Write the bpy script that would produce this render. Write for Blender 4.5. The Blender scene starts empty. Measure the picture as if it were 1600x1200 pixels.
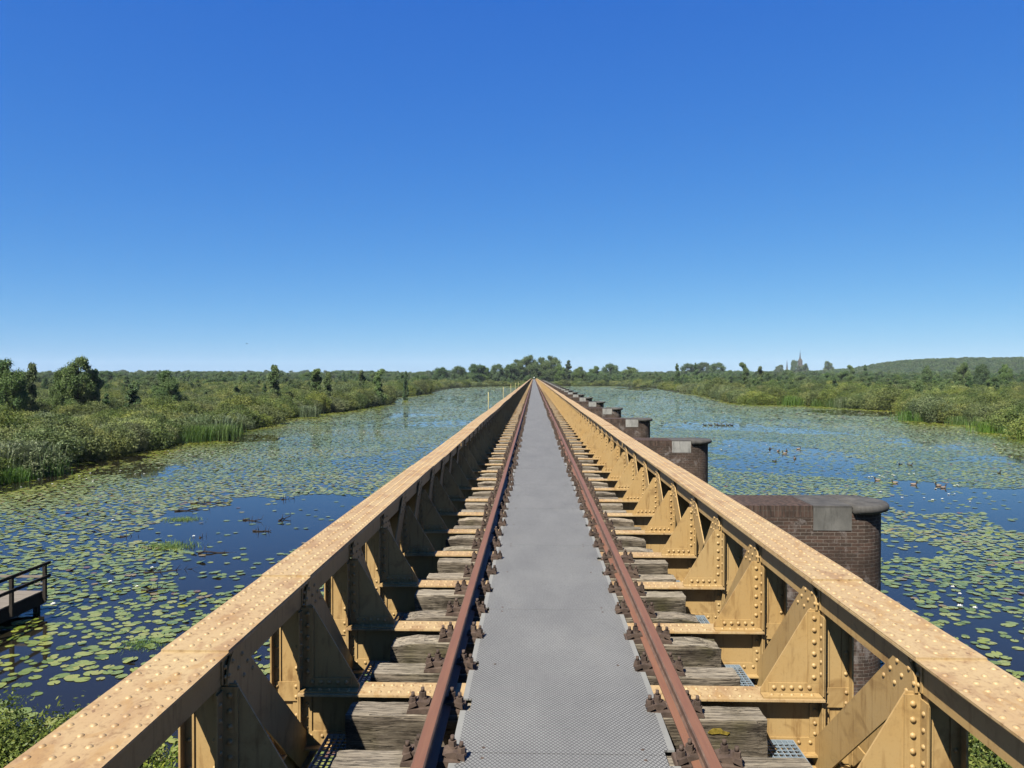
import bpy, math, random
import numpy as np
from mathutils import Vector, Matrix

random.seed(7)
RNG = np.random.default_rng(11)
scene = bpy.context.scene
ROOT = scene.collection

# ------------------------------------------------------------------ camera
EYE = 7.2                       # metres above the water
FPX = 1202.0                    # focal length in pixels of a 1600 px wide frame
YAW = math.atan(34 / FPX)
PITCH = math.atan(12 / FPX)
CAMX = -0.166
cam_data = bpy.data.cameras.new("camera")
cam_data.sensor_width = 36.0
cam_data.lens = FPX / 1600 * 36.0
cam_data.clip_start = 0.05
cam_data.clip_end = 9000.0
cam = bpy.data.objects.new("camera", cam_data)
ROOT.objects.link(cam)
cam.location = (CAMX, 0, EYE)
cam.rotation_euler = (math.pi / 2 - PITCH, 0, YAW)
scene.camera = cam

# ------------------------------------------------------------------ world and sun
SUN_EL = math.radians(51)
SUN_AZ = math.radians(33)       # to the left of straight behind the camera
to_sun = Vector((-math.sin(SUN_AZ) * math.cos(SUN_EL), -math.cos(SUN_AZ) * math.cos(SUN_EL), math.sin(SUN_EL)))
world = bpy.data.worlds.new("World")
scene.world = world
world.use_nodes = True
wn, wl = world.node_tree.nodes, world.node_tree.links
bg = wn["Background"]
sky = wn.new("ShaderNodeTexSky")
sky.sky_type = 'NISHITA'
sky.sun_disc = False
sky.sun_elevation = SUN_EL
sky.sun_rotation = math.pi + SUN_AZ
sky.altitude = 0
sky.air_density = 0.6
sky.dust_density = 0.3
sky.ozone_density = 3.0
# the deep clear blue of the day: one power curve per channel over the whole sky
SKY_S = 0.05
SKY_N = 0.10
sep = wn.new("ShaderNodeSeparateColor"); comb = wn.new("ShaderNodeCombineColor")
wl.new(sky.outputs[0], sep.inputs[0])
for i, (gain, gam) in enumerate(((0.79, 1.22), (0.82, 0.77), (0.91, 0.28))):
    pw = wn.new("ShaderNodeMath"); pw.operation = 'POWER'
    ml = wn.new("ShaderNodeMath"); ml.operation = 'MULTIPLY'
    wl.new(sep.outputs[i], pw.inputs[0]); pw.inputs[1].default_value = gam
    wl.new(pw.outputs[0], ml.inputs[0]); ml.inputs[1].default_value = gain * SKY_N ** gam * 0.308 / SKY_S
    wl.new(ml.outputs[0], comb.inputs[i])
wl.new(comb.outputs[0], bg.inputs["Color"])
bg.inputs["Strength"].default_value = SKY_S
sun_data = bpy.data.lights.new("sun", 'SUN')
sun_data.energy = 5.0
sun_data.angle = math.radians(0.53)
sun_data.color = (1.0, 0.95, 0.82)
sun = bpy.data.objects.new("sun", sun_data)
ROOT.objects.link(sun)
sun.location = (0, 0, 60)
sun.rotation_euler = to_sun.to_track_quat('Z', 'Y').to_euler()
scene.view_settings.view_transform = 'Standard'
scene.view_settings.look = 'None'
scene.view_settings.exposure = 1.7
scene.view_settings.gamma = 1.0
scene.cycles.max_bounces = 6
scene.cycles.diffuse_bounces = 1
scene.cycles.glossy_bounces = 3
scene.cycles.transparent_max_bounces = 8

# ------------------------------------------------------------------ helpers
ALB = 0.31      # picture colours to base colours: the photograph is exposed 1.7 stops over neutral
def hexlin(h):
    c = [int(h[i:i + 2], 16) / 255 for i in (0, 2, 4)]
    return tuple(ALB * (v / 12.92 if v <= 0.04045 else ((v + 0.055) / 1.055) ** 2.4) for v in c) + (1.0,)

CM = np.array(cam.rotation_euler.to_matrix())
def ground(px, py, drop=EYE):
    """Point of the horizontal plane DROP metres below the eye that the photograph shows at pixel (px, py)."""
    r = CM @ np.array([px - 800.0, -(py - 600.0), -FPX])
    t = -drop / r[2]
    return CAMX + r[0] * t, r[1] * t
def bearing(px, dist):
    r = CM @ np.array([px - 800.0, 0, -FPX])
    return CAMX + r[0] / r[1] * dist, dist
def to_px(X, Y, Z):
    v = CM.T @ np.array([X - CAMX, Y, Z - EYE])
    return 800 + FPX * v[0] / -v[2], 600 - FPX * v[1] / -v[2]
def top_height(py, dist):
    return EYE + (588 - py) / FPX * dist

ORD = ["first", "second", "third", "fourth", "fifth", "sixth", "seventh", "eighth", "ninth", "tenth", "eleventh", "twelfth",
       "thirteenth", "fourteenth", "fifteenth", "sixteenth", "seventeenth", "eighteenth", "nineteenth"]
TENS = {20: "twent", 30: "thirt", 40: "fort"}
def nth(n):
    if n <= 19:
        return ORD[n - 1]
    t = TENS[n // 10 * 10]
    return t + "ieth" if n % 10 == 0 else t + "y-" + ORD[n % 10 - 1]

def tag(o, label=None, cat=None, group=None, kind=None):
    if label: o["label"] = label
    if cat: o["category"] = cat
    if group: o["group"] = group
    if kind: o["kind"] = kind
    return o
def link(name, data, parent=None):
    o = bpy.data.objects.new(name, data)
    ROOT.objects.link(o)
    if parent is not None:
        o.parent = parent
    return o
def empty(name, loc=(0, 0, 0), rz=0.0):
    o = link(name, None)
    o.location = loc
    o.rotation_euler = (0, 0, rz)
    o.empty_display_size = 0.1
    return o
def copy_tree(root, loc=None, rz=None, sc=None):
    r = root.copy()
    ROOT.objects.link(r)
    if loc is not None: r.location = loc
    if rz is not None: r.rotation_euler = (0, 0, rz)
    if sc is not None: r.scale = sc if hasattr(sc, "__len__") else (sc, sc, sc)
    for ch in KIDS.get(root.name, []):
        c = ch.copy()
        ROOT.objects.link(c)
        c.parent = r
        for g in KIDS.get(ch.name, []):
            d = g.copy()
            ROOT.objects.link(d)
            d.parent = c
    return r
KIDS = {}
def part(name, data, parent):
    o = link(name, data, parent)
    KIDS.setdefault(parent.name, []).append(o)
    return o

class MB:
    """Collects boxes, prisms, tubes and domes for ONE mesh."""
    def __init__(self):
        self.v, self.f, self.m, self.s = [], [], [], []
    def add(self, vs, fs, m=0, smooth=False):
        o = len(self.v)
        self.v += [tuple(p) for p in vs]
        for f in fs:
            self.f.append(tuple(i + o for i in f))
            self.m.append(m)
            self.s.append(smooth)
        return self
    def box(self, x0, x1, y0, y1, z0, z1, m=0):
        vs = [(x, y, z) for z in (z0, z1) for y in (y0, y1) for x in (x0, x1)]
        return self.add(vs, [(0, 2, 3, 1), (4, 5, 7, 6), (0, 1, 5, 4), (2, 6, 7, 3), (0, 4, 6, 2), (1, 3, 7, 5)], m)
    def prism(self, poly, axis, a0, a1, m=0, smooth=False):
        """POLY in the two other axes (x,y,z order), extruded along AXIS."""
        def put(p, a):
            return {'x': (a, p[0], p[1]), 'y': (p[0], a, p[1]), 'z': (p[0], p[1], a)}[axis]
        n = len(poly)
        area = sum(poly[i][0] * poly[(i + 1) % n][1] - poly[(i + 1) % n][0] * poly[i][1] for i in range(n))
        if (area < 0) != (axis == 'y'):
            poly = poly[::-1]
        o = len(self.v)
        vs = [put(p, a0) for p in poly] + [put(p, a1) for p in poly]
        self.add(vs, [tuple(range(n))[::-1], tuple(range(n, 2 * n))], m)
        self.v = self.v[:o + 2 * n]
        for i in range(n):
            j = (i + 1) % n
            self.f.append((o + i, o + j, o + n + j, o + n + i)); self.m.append(m); self.s.append(smooth)
        return self
    def dome(self, c, n, r, h, seg=8, m=0):
        n = Vector(n).normalized()
        a = n.orthogonal().normalized(); b = n.cross(a)
        c = Vector(c)
        vs = []
        for rr, hh in ((1.0, 0.0), (0.8, 0.62)):
            for k in range(seg):
                t = 2 * math.pi * k / seg
                vs.append(c + a * (r * rr * math.cos(t)) + b * (r * rr * math.sin(t)) + n * (h * hh))
        vs.append(c + n * h)
        fs = []
        for k in range(seg):
            j = (k + 1) % seg
            fs.append((k, j, seg + j, seg + k))
            fs.append((seg + k, seg + j, 2 * seg))
        return self.add(vs, fs, m, True)
    def tube(self, p0, p1, r0, r1=None, seg=8, m=0, cap=True, smooth=True):
        r1 = r0 if r1 is None else r1
        p0, p1 = Vector(p0), Vector(p1)
        n = (p1 - p0).normalized()
        a = n.orthogonal().normalized(); b = n.cross(a)
        vs = [p + (a * math.cos(2 * math.pi * k / seg) + b * math.sin(2 * math.pi * k / seg)) * r
              for p, r in ((p0, r0), (p1, r1)) for k in range(seg)]
        fs = [(k, (k + 1) % seg, seg + (k + 1) % seg, seg + k) for k in range(seg)]
        self.add(vs, fs, m, smooth)
        if cap:
            o = len(self.v) - 2 * seg
            self.f += [tuple(o + k for k in range(seg))[::-1], tuple(o + seg + k for k in range(seg))]
            self.m += [m, m]; self.s += [False, False]
        return self
    def loft(self, rings, m=0):
        """Rings of equal length joined into one closed smooth skin."""
        n = len(rings[0])
        vs = [p for r in rings for p in r]
        fs = [(i * n + k, i * n + (k + 1) % n, (i + 1) * n + (k + 1) % n, (i + 1) * n + k)
              for i in range(len(rings) - 1) for k in range(n)]
        fs += [tuple(range(n))[::-1], tuple((len(rings) - 1) * n + k for k in range(n))]
        return self.add(vs, fs, m, True)
    def data(self, name, mats):
        me = bpy.data.meshes.new(name)
        me.from_pydata(self.v, [], self.f)
        for mt in (mats if isinstance(mats, (list, tuple)) else [mats]):
            me.materials.append(mt)
        me.polygons.foreach_set("material_index", self.m)
        me.polygons.foreach_set("use_smooth", self.s)
        me.update()
        return me
    def mirrored(self):
        o = MB()
        o.v = [(-x, y, z) for x, y, z in self.v]
        o.f = [f[::-1] for f in self.f]
        o.m, o.s = self.m[:], self.s[:]
        return o

def quads_mesh(name, V, mats, nper=4, attrs=None, smooth=False):
    """Mesh of loose NPER-gons from an (n*NPER, 3) array; ATTRS: {name: per-vertex float array}."""
    V = np.asarray(V, dtype=np.float32)
    nv = len(V); nf = nv // nper
    me = bpy.data.meshes.new(name)
    me.vertices.add(nv)
    me.vertices.foreach_set("co", V.ravel())
    me.loops.add(nv)
    me.loops.foreach_set("vertex_index", np.arange(nv, dtype=np.int32))
    me.polygons.add(nf)
    me.polygons.foreach_set("loop_start", np.arange(0, nv, nper, dtype=np.int32))
    if smooth:
        me.polygons.foreach_set("use_smooth", np.ones(nf, dtype=bool))
    for k, arr in (attrs or {}).items():
        a = me.attributes.new(k, 'FLOAT', 'POINT')
        a.data.foreach_set("value", np.asarray(arr, dtype=np.float32))
    for mt in (mats if isinstance(mats, (list, tuple)) else [mats]):
        me.materials.append(mt)
    me.update(calc_edges=True)
    me.validate()
    return me

# ------------------------------------------------------------------ materials
class NT:
    def __init__(self, name):
        self.mat = bpy.data.materials.new(name)
        self.mat.use_nodes = True
        self.n, self.l = self.mat.node_tree.nodes, self.mat.node_tree.links
        self.p = self.n["Principled BSDF"]
        self.out = self.n["Material Output"]
    def node(self, t, **kw):
        nd = self.n.new(t)
        for k, v in kw.items():
            setattr(nd, k, v)
        return nd
    def set(self, sock, v):
        if hasattr(v, "links"):
            self.l.new(v, sock)
        else:
            sock.default_value = v
    def pos(self, scale=(1, 1, 1), rot=(0, 0, 0)):
        g = self.node("ShaderNodeNewGeometry")
        mp = self.node("ShaderNodeMapping")
        mp.inputs["Scale"].default_value = scale
        mp.inputs["Rotation"].default_value = rot
        self.l.new(g.outputs["Position"], mp.inputs["Vector"])
        return mp.outputs[0]
    def noise(self, vec, scale=5.0, detail=4.0, rough=0.55, dist=0.0):
        nd = self.node("ShaderNodeTexNoise")
        self.l.new(vec, nd.inputs["Vector"])
        nd.inputs["Scale"].default_value = scale
        nd.inputs["Detail"].default_value = detail
        nd.inputs["Roughness"].default_value = rough
        nd.inputs["Distortion"].default_value = dist
        return nd.outputs["Fac"]
    def ramp(self, fac, stops, interp='LINEAR'):
        nd = self.node("ShaderNodeValToRGB")
        nd.color_ramp.interpolation = interp
        e = nd.color_ramp.elements
        while len(e) < len(stops):
            e.new(0.5)
        for el, (p, c) in zip(e, stops):
            el.position = p
            el.color = c if len(c) == 4 else tuple(c) + (1,)
        self.l.new(fac, nd.inputs["Fac"])
        return nd.outputs["Color"]
    def mix(self, fac, a, b, mode='MIX'):
        nd = self.node("ShaderNodeMix", data_type='RGBA', blend_type=mode)
        self.set(nd.inputs[0], fac); self.set(nd.inputs[6], a); self.set(nd.inputs[7], b)
        return nd.outputs[2]
    def math(self, op, a, b=0.0, c=None, clamp=False):
        nd = self.node("ShaderNodeMath", operation=op, use_clamp=clamp)
        self.set(nd.inputs[0], a); self.set(nd.inputs[1], b)
        if c is not None:
            self.set(nd.inputs[2], c)
        return nd.outputs[0]
    def bump(self, h, strength=0.3, dist=0.01):
        nd = self.node("ShaderNodeBump")
        nd.inputs["Strength"].default_value = strength
        nd.inputs["Distance"].default_value = dist
        self.l.new(h, nd.inputs["Height"])
        self.l.new(nd.outputs[0], self.p.inputs["Normal"])
    def base(self, c): self.set(self.p.inputs["Base Color"], c)
    def rough(self, r): self.set(self.p.inputs["Roughness"], r)
    def spec(self, r): self.set(self.p.inputs["Specular IOR Level"], r)
    def attr(self, name):
        nd = self.node("ShaderNodeAttribute", attribute_name=name)
        return nd.outputs["Fac"]
    def rand(self):
        return self.node("ShaderNodeObjectInfo").outputs["Random"]

STREAK = 0.58
def paint(name, c_main, c_worn, c_dark, worn_at=0.62, flake=False):
    t = NT(name)
    p = t.pos()
    big = t.noise(p, 1.6, 5, 0.6)
    col = t.mix(t.ramp(big, [(0.35, (0, 0, 0)), (0.7, (1, 1, 1))]), c_main, c_worn)
    # weathered patches with their own outline
    patch = t.noise(t.pos((1.0, 0.55, 1.0)), 5.0, 6, 0.62, 0.6)
    col = t.mix(t.ramp(patch, [(worn_at - 0.06, (0, 0, 0)), (worn_at + 0.05, (0.75,) * 3)]), col, c_dark)
    fine = t.noise(p, 55, 4, 0.7)
    col = t.mix(t.ramp(fine, [(0.54, (0, 0, 0)), (0.74, ((0.2 if flake else 0.4),) * 3)]), col, c_dark)
    # rust runs: narrow vertical streaks
    st = t.noise(t.pos((7, 7, 0.8)), 4.0, 4, 0.6)
    col = t.mix(t.ramp(st, [(0.54, (0, 0, 0)), (0.74, (0.6,) * 3)]), col, hexlin("835626"))
    spot = t.noise(p, 6.0, 3, 0.6, 0.8)
    col = t.mix(t.ramp(spot, [(0.66, (0, 0, 0)), (0.74, (0.5,) * 3)]), col, hexlin("845628"))
    if flake:
        chips = t.noise(p, 30, 2, 0.5)
        col = t.mix(t.ramp(chips, [(0.70, (0, 0, 0)), (0.72, (0.7,) * 3)]), col, hexlin("8a6648"))
        fl = t.noise(t.pos((1, 0.5, 1)), 6.0, 4, 0.5, 1.2)
        col = t.mix(t.ramp(fl, [(0.57, (0, 0, 0)), (0.61, (0.55,) * 3)]), col, hexlin("cfa468"))
        fl2 = t.noise(t.pos((3, 1.2, 1)), 14.0, 5, 0.7, 1.5)
        col = t.mix(t.ramp(fl2, [(0.54, (0, 0, 0)), (0.68, (0.55,) * 3)]), col, hexlin("a07c58"))
    t.base(col)
    t.rough(0.55); t.spec(0.35)
    t.bump(fine, 0.25, 0.002)
    return t.mat
M_PAINT = paint("ochre_paint", hexlin("d8b072"), hexlin("dab880"), hexlin("b08c5a"))
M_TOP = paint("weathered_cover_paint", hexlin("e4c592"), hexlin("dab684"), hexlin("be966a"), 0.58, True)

def wood(name, stops, tar, moss):
    t = NT(name)
    r = t.rand()
    sh = t.node("ShaderNodeVectorMath", operation='ADD')
    g = t.node("ShaderNodeNewGeometry")
    t.l.new(g.outputs["Position"], sh.inputs[0])
    mp = t.node("ShaderNodeMapping")
    mp.inputs["Scale"].default_value = (1.3, 16, 16)
    t.l.new(sh.outputs[0], mp.inputs["Vector"])
    grain = t.noise(mp.outputs[0], 3.2, 7, 0.68, 0.4)
    col = t.ramp(grain, stops)
    pat = t.noise(t.pos((1, 1.5, 2.5)), 3.0, 5, 0.65)
    col = t.mix(t.ramp(pat, [(tar, (0, 0, 0)), (tar + 0.16, (0.72,) * 3)]), col, hexlin("332b25"))
    gr = t.noise(t.pos(), 2.1, 3, 0.5)
    col = t.mix(t.ramp(gr, [(0.56, (0, 0, 0)), (0.7, (moss,) * 3)]), col, hexlin("6a6838"))
    tint = t.ramp(r, [(0.0, (0.72, 0.68, 0.64)), (0.5, (1, 0.97, 0.92)), (1.0, (1.12, 1.05, 0.97))])
    col = t.mix(1.0, col, tint, 'MULTIPLY')
    ck = t.noise(t.pos((0.9, 34, 34)), 2.0, 3, 0.55, 0.3)
    cm = t.ramp(ck, [(0.44, (0, 0, 0)), (0.47, (1, 1, 1)), (0.495, (0, 0, 0))])
    col = t.mix(t.math('MULTIPLY', cm, 0.85), col, hexlin("2a231d"))
    t.base(col); t.rough(0.9); t.spec(0.15)
    t.bump(t.math('SUBTRACT', grain, t.math('MULTIPLY', cm, 0.5)), 0.9, 0.012)
    return t.mat
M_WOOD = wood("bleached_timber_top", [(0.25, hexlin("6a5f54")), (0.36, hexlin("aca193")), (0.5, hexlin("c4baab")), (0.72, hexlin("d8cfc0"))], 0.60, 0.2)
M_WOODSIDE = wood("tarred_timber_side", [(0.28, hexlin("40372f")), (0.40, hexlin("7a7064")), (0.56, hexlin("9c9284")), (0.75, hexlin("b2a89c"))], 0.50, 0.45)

def rust(name, c0, c1, c2, rough=0.8, top=None):
    t = NT(name)
    p = t.pos()
    a = t.noise(p, 9, 6, 0.65)
    col = t.ramp(a, [(0.3, c0), (0.5, c1), (0.72, c2)])
    if top is not None:
        gg = t.node("ShaderNodeNewGeometry")
        s = t.node("ShaderNodeSeparateXYZ")
        t.l.new(gg.outputs["True Normal"], s.inputs[0])
        up = t.math('GREATER_THAN', s.outputs[2], 0.8)
        tn = t.noise(t.pos((14, 0.8, 1)), 3, 4, 0.6)
        topc = t.ramp(tn, [(0.3, top[0]), (0.7, top[1])])
        col = t.mix(up, col, topc)      # the polished running surface is a colour of its own
    t.base(col); t.rough(rough); t.spec(0.25)
    t.bump(t.noise(p, 120, 3, 0.7), 0.4, 0.002)
    return t.mat
M_RAIL = rust("rusty_rail_steel", hexlin("6b5145"), hexlin("84685a"), hexlin("9a7e6c"), 0.6, (hexlin("8f6350"), hexlin("9e7058")))
M_IRON = rust("rusty_cast_iron", hexlin("453830"), hexlin("66544a"), hexlin("836e60"))

def deck_mat():
    t = NT("patterned_grey_deck")
    p = t.pos((1, 1, 1))
    s = t.node("ShaderNodeSeparateXYZ"); t.l.new(p, s.inputs[0])
    x, y = s.outputs[0], s.outputs[1]
    P = 0.027
    def lines(v):
        fr = t.math('FRACT', t.math('MULTIPLY', v, 1 / P))
        d = t.math('ABSOLUTE', t.math('SUBTRACT', fr, 0.5))
        return t.math('GREATER_THAN', d, 0.39)
    g = t.math('MAXIMUM', lines(t.math('ADD', x, t.math('MULTIPLY', y, 0.75))), lines(t.math('SUBTRACT', x, t.math('MULTIPLY', y, 0.75))))
    edge = t.math('GREATER_THAN', t.math('ABSOLUTE', x), 0.595)
    g = t.math('MULTIPLY', g, t.math('SUBTRACT', 1.0, edge))
    n1 = t.noise(t.pos((1, 0.5, 1)), 1.8, 6, 0.65)
    plate = t.ramp(n1, [(0.3, hexlin("9b9b9b")), (0.6, hexlin("adadac")), (0.8, hexlin("bab9b6"))])
    n2 = t.noise(t.pos(), 30, 4, 0.7)
    plate = t.mix(t.ramp(n2, [(0.5, (0, 0, 0)), (0.8, (0.35,) * 3)]), plate, hexlin("6c6a68"))
    # pale dust walked into the plates
    n3 = t.noise(t.pos((1, 0.35, 1)), 4.0, 5, 0.6, 0.5)
    plate = t.mix(t.ramp(n3, [(0.6, (0, 0, 0)), (0.8, (0.35,) * 3)]), plate, hexlin("b3afa6"))
    col = t.mix(t.math('MULTIPLY', g, 0.95), plate, hexlin("504f52"))
    col = t.mix(t.math('MULTIPLY', edge, 0.2), col, hexlin("a8a79e"))
    t.base(col); t.rough(0.72); t.spec(0.25)
    t.bump(t.math('SUBTRACT', 1.0, g), 0.5, 0.003)
    return t.mat
M_DECK = deck_mat()

def plain(name, col, rough=0.7, spec=0.3, var=0.25, scale=8.0, metallic=0.0):
    t = NT(name)
    n = t.noise(t.pos(), scale, 5, 0.6)
    d = tuple(v * (1 - var) for v in col[:3]) + (1,)
    b = tuple(min(1, v * (1 + var)) for v in col[:3]) + (1,)
    t.base(t.ramp(n, [(0.3, d), (0.7, b)]))
    t.rough(rough); t.spec(spec)
    t.p.inputs["Metallic"].default_value = metallic
    return t.mat
M_GALV = plain("galvanised_grating", hexlin("9fb0c0"), 0.5, 0.5, 0.15)

def brick_mat():
    t = NT("stained_brown_brick")
    uv = t.node("ShaderNodeUVMap", uv_map="wrap")
    bt = t.node("ShaderNodeTexBrick")
    t.l.new(uv.outputs[0], bt.inputs["Vector"])
    bt.inputs["Scale"].default_value = 1.0
    bt.inputs["Brick Width"].default_value = 0.23
    bt.inputs["Row Height"].default_value = 0.072
    bt.inputs["Mortar Size"].default_value = 0.006
    bt.inputs["Mortar Smooth"].default_value = 0.2
    bt.inputs["Bias"].default_value = 0.0
    bt.inputs["Color1"].default_value = hexlin("54473f")
    bt.inputs["Color2"].default_value = hexlin("6e564b")
    bt.inputs["Mortar"].default_value = hexlin("8f857c")
    p = t.pos()
    col = bt.outputs["Color"]
    dirt = t.noise(p, 1.3, 6, 0.65)
    col = t.mix(t.ramp(dirt, [(0.42, (0, 0, 0)), (0.60, (0.65,) * 3)]), col, hexlin("40352f"))
    mn = t.noise(p, 22, 2, 0.5)
    col = t.mix(t.ramp(mn, [(0.5, (0, 0, 0)), (0.75, (0.45,) * 3)]), col, hexlin("2c2422"))
    ef = t.noise(t.pos((1, 1, 0.8)), 2.2, 6, 0.72, 0.5)
    col = t.mix(t.ramp(ef, [(0.54, (0, 0, 0)), (0.66, (0.75,) * 3)]), col, hexlin("a09692"))
    t.base(col); t.rough(0.92); t.spec(0.15)
    t.bump(t.math('SUBTRACT', 1.0, bt.outputs["Fac"]), 0.6, 0.008)
    return t.mat
M_BRICK = brick_mat()
def soldier_mat():
    t = NT("upright_capping_bricks")
    uv = t.node("ShaderNodeUVMap", uv_map="wrap")
    mp = t.node("ShaderNodeMapping")
    t.l.new(uv.outputs[0], mp.inputs["Vector"])
    bt = t.node("ShaderNodeTexBrick")
    bt.offset = 0.0
    t.l.new(mp.outputs[0], bt.inputs["Vector"])
    bt.inputs["Scale"].default_value = 1.0
    bt.inputs["Brick Width"].default_value = 0.075
    bt.inputs["Row Height"].default_value = 0.235
    bt.inputs["Mortar Size"].default_value = 0.006
    bt.inputs["Color1"].default_value = hexlin("5c4a42")
    bt.inputs["Color2"].default_value = hexlin("715a50")
    bt.inputs["Mortar"].default_value = hexlin("6e655c")
    col = bt.outputs["Color"]
    st = t.noise(t.pos((6, 6, 0.8)), 2.2, 5, 0.6)
    col = t.mix(t.ramp(st, [(0.45, (0, 0, 0)), (0.62, (0.75,) * 3)]), col, hexlin("2a221f"))
    t.base(col); t.rough(0.9); t.spec(0.15)
    return t.mat
M_SOLDIER = soldier_mat()
def stone_mat(name, a, b, c):
    t = NT(name)
    n1 = t.noise(t.pos((1, 1, 0.6)), 2.5, 6, 0.65)
    col = t.ramp(n1, [(0.3, a), (0.52, b), (0.75, c)])
    n2 = t.noise(t.pos((5, 5, 0.7)), 2.5, 5, 0.65)
    col = t.mix(t.ramp(n2, [(0.52, (0, 0, 0)), (0.7, (0.6,) * 3)]), col, hexlin("4b4845"))
    n3 = t.noise(t.pos(), 40, 3, 0.7)
    t.base(col); t.rough(0.88); t.spec(0.2)
    t.bump(n3, 0.3, 0.004)
    return t.mat
M_BEDSTONE = stone_mat("grey_bed_stone", hexlin("5a5856"), hexlin("767470"), hexlin("928f8a"))
M_PALESTONE = stone_mat("pale_bed_stone", hexlin("9a9896"), hexlin("b8b6b2"), hexlin("c8c5c0"))
M_CAP = stone_mat("dark_coping_stone", hexlin("4c4a49"), hexlin("676461"), hexlin("7d7974"))

def foliage(name, dark, mid, light, rough=0.6, trans=0.22, hue=0.03):
    t = NT(name)
    tint = t.attr("tint")
    col = t.ramp(tint, [(0.0, dark), (0.5, mid), (1.0, light)])
    hsn = t.node("ShaderNodeHueSaturation")
    r = t.rand()
    t.set(hsn.inputs["Hue"], t.math('MULTIPLY_ADD', r, hue, 0.5 - hue * 0.2))
    t.set(hsn.inputs["Value"], t.math('MULTIPLY_ADD', t.math('FRACT', t.math('MULTIPLY', r, 7.31)), 0.38, 0.82))
    t.set(hsn.inputs["Saturation"], t.math('MULTIPLY_ADD', t.math('FRACT', t.math('MULTIPLY', r, 3.77)), 0.2, 0.85))
    t.set(hsn.inputs["Color"], col)
    col = hsn.outputs[0]
    t.base(col); t.rough(rough); t.spec(0.2)
    tr = t.node("ShaderNodeBsdfTranslucent")
    t.set(tr.inputs["Color"], col)
    mx = t.node("ShaderNodeMixShader")
    mx.inputs[0].default_value = trans
    t.l.new(t.p.outputs[0], mx.inputs[1]); t.l.new(tr.outputs[0], mx.inputs[2])
    t.l.new(mx.outputs[0], t.out.inputs["Surface"])
    return t.mat
M_WILLOW = foliage("willow_leaves", hexlin("56692e"), hexlin("8e9c4a"), hexlin("bec068"))
M_GREY_WILLOW = foliage("grey_willow_leaves", hexlin("56683c"), hexlin("889658"), hexlin("b2ba7c"))
M_REED = foliage("reed_blades", hexlin("4c6c2a"), hexlin("74983e"), hexlin("9cb45a"), 0.5, 0.3)
M_GREYREED = foliage("bluish_reed_blades", hexlin("5a7042"), hexlin("869c66"), hexlin("b4be94"), 0.5, 0.25)
M_TREE = foliage("broad_tree_leaves", hexlin("587642"), hexlin("7c9852"), hexlin("a0b06c"), 0.6, 0.25, 0.02)
M_PINE = foliage("dark_tree_leaves", hexlin("4c6a40"), hexlin("68864e"), hexlin("86a060"), 0.6, 0.2, 0.02)
M_SHRUB = foliage("near_shrub_leaves", hexlin("64782a"), hexlin("9cac42"), hexlin("cccc60"), 0.5, 0.42)
M_BARK = plain("grey_brown_bark", hexlin("5a4d40"), 0.9, 0.1, 0.3, 6)

def pad_mat():
    t = NT("lily_pad_leaf")
    k = t.attr("tint")
    col = t.ramp(k, [(0.0, hexlin("647a2c")), (0.35, hexlin("8a9a38")), (0.7, hexlin("abb24c")), (0.86, hexlin("b0ae54")), (0.95, hexlin("a68e4c")), (1.0, hexlin("8d6644"))])
    n = t.noise(t.pos(), 14, 3, 0.6)
    col = t.mix(t.ramp(n, [(0.5, (0, 0, 0)), (0.75, (0.4,) * 3)]), col, hexlin("66783a"))
    t.base(col); t.rough(0.26); t.spec(0.55)
    return t.mat
M_PAD = pad_mat()

def water_mat():
    t = NT("still_dark_water")
    t.base((0.008, 0.007, 0.0045, 1)); t.rough(0.04); t.spec(0.5)
    t.p.inputs["IOR"].default_value = 1.333
    p = t.pos()
    rip = t.noise(p, 5.0, 3, 0.6)
    sw = t.noise(t.pos((0.35, 1, 1)), 0.5, 3, 0.5)
    h = t.math('ADD', t.math('MULTIPLY', rip, 0.25), sw)
    # a cat's paw of wind roughens one patch of the lake beyond the second pier
    rc = ground(1268, 713)
    g = t.node("ShaderNodeNewGeometry"); q = t.node("ShaderNodeSeparateXYZ")
    t.l.new(g.outputs["Position"], q.inputs[0])
    wob = t.math('MULTIPLY', t.math('SUBTRACT', t.noise(p, 0.35, 3, 0.6), 0.5), 1.6)
    u = t.math('MULTIPLY', t.math('SUBTRACT', q.outputs[0], rc[0]), 1 / 6.5)
    v = t.math('MULTIPLY', t.math('SUBTRACT', q.outputs[1], rc[1]), 1 / 9.0)
    v = t.math('ADD', v, t.math('MULTIPLY', u, 0.9))
    rad = t.math('ADD', t.math('SQRT', t.math('ADD', t.math('MULTIPLY', u, u), t.math('MULTIPLY', v, v))), wob)
    mask = t.math('SUBTRACT', 1.0, rad, clamp=True)
    t.bump(h, 0.022, 0.05)
    bn = [k for k in t.n if k.type == 'BUMP'][0]
    fine = t.noise(t.pos((1.0, 1.6, 1)), 9.0, 3, 0.6)
    t.l.new(t.math('ADD', h, t.math('MULTIPLY', t.math('MULTIPLY', fine, mask), 14.0)), bn.inputs["Height"])
    return t.mat
M_WATER = water_mat()
M_GROUND = plain("marsh_soil_and_litter", hexlin("3c4022"), 0.95, 0.1, 0.4, 0.6)
M_GRASSBANK = plain("bank_grass_soil", hexlin("4a5428"), 0.95, 0.1, 0.4, 2.0)

# ------------------------------------------------------------------ water and land
mb = MB().add([(-2700, -60, 0), (2700, -60, 0), (2700, 4300, 0), (-2700, 4300, 0)], [(0, 1, 2, 3)])
tag(link("water", mb.data("water", M_WATER)), kind="structure", label="still dark lake water under the bridge reflecting the blue sky")

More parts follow.
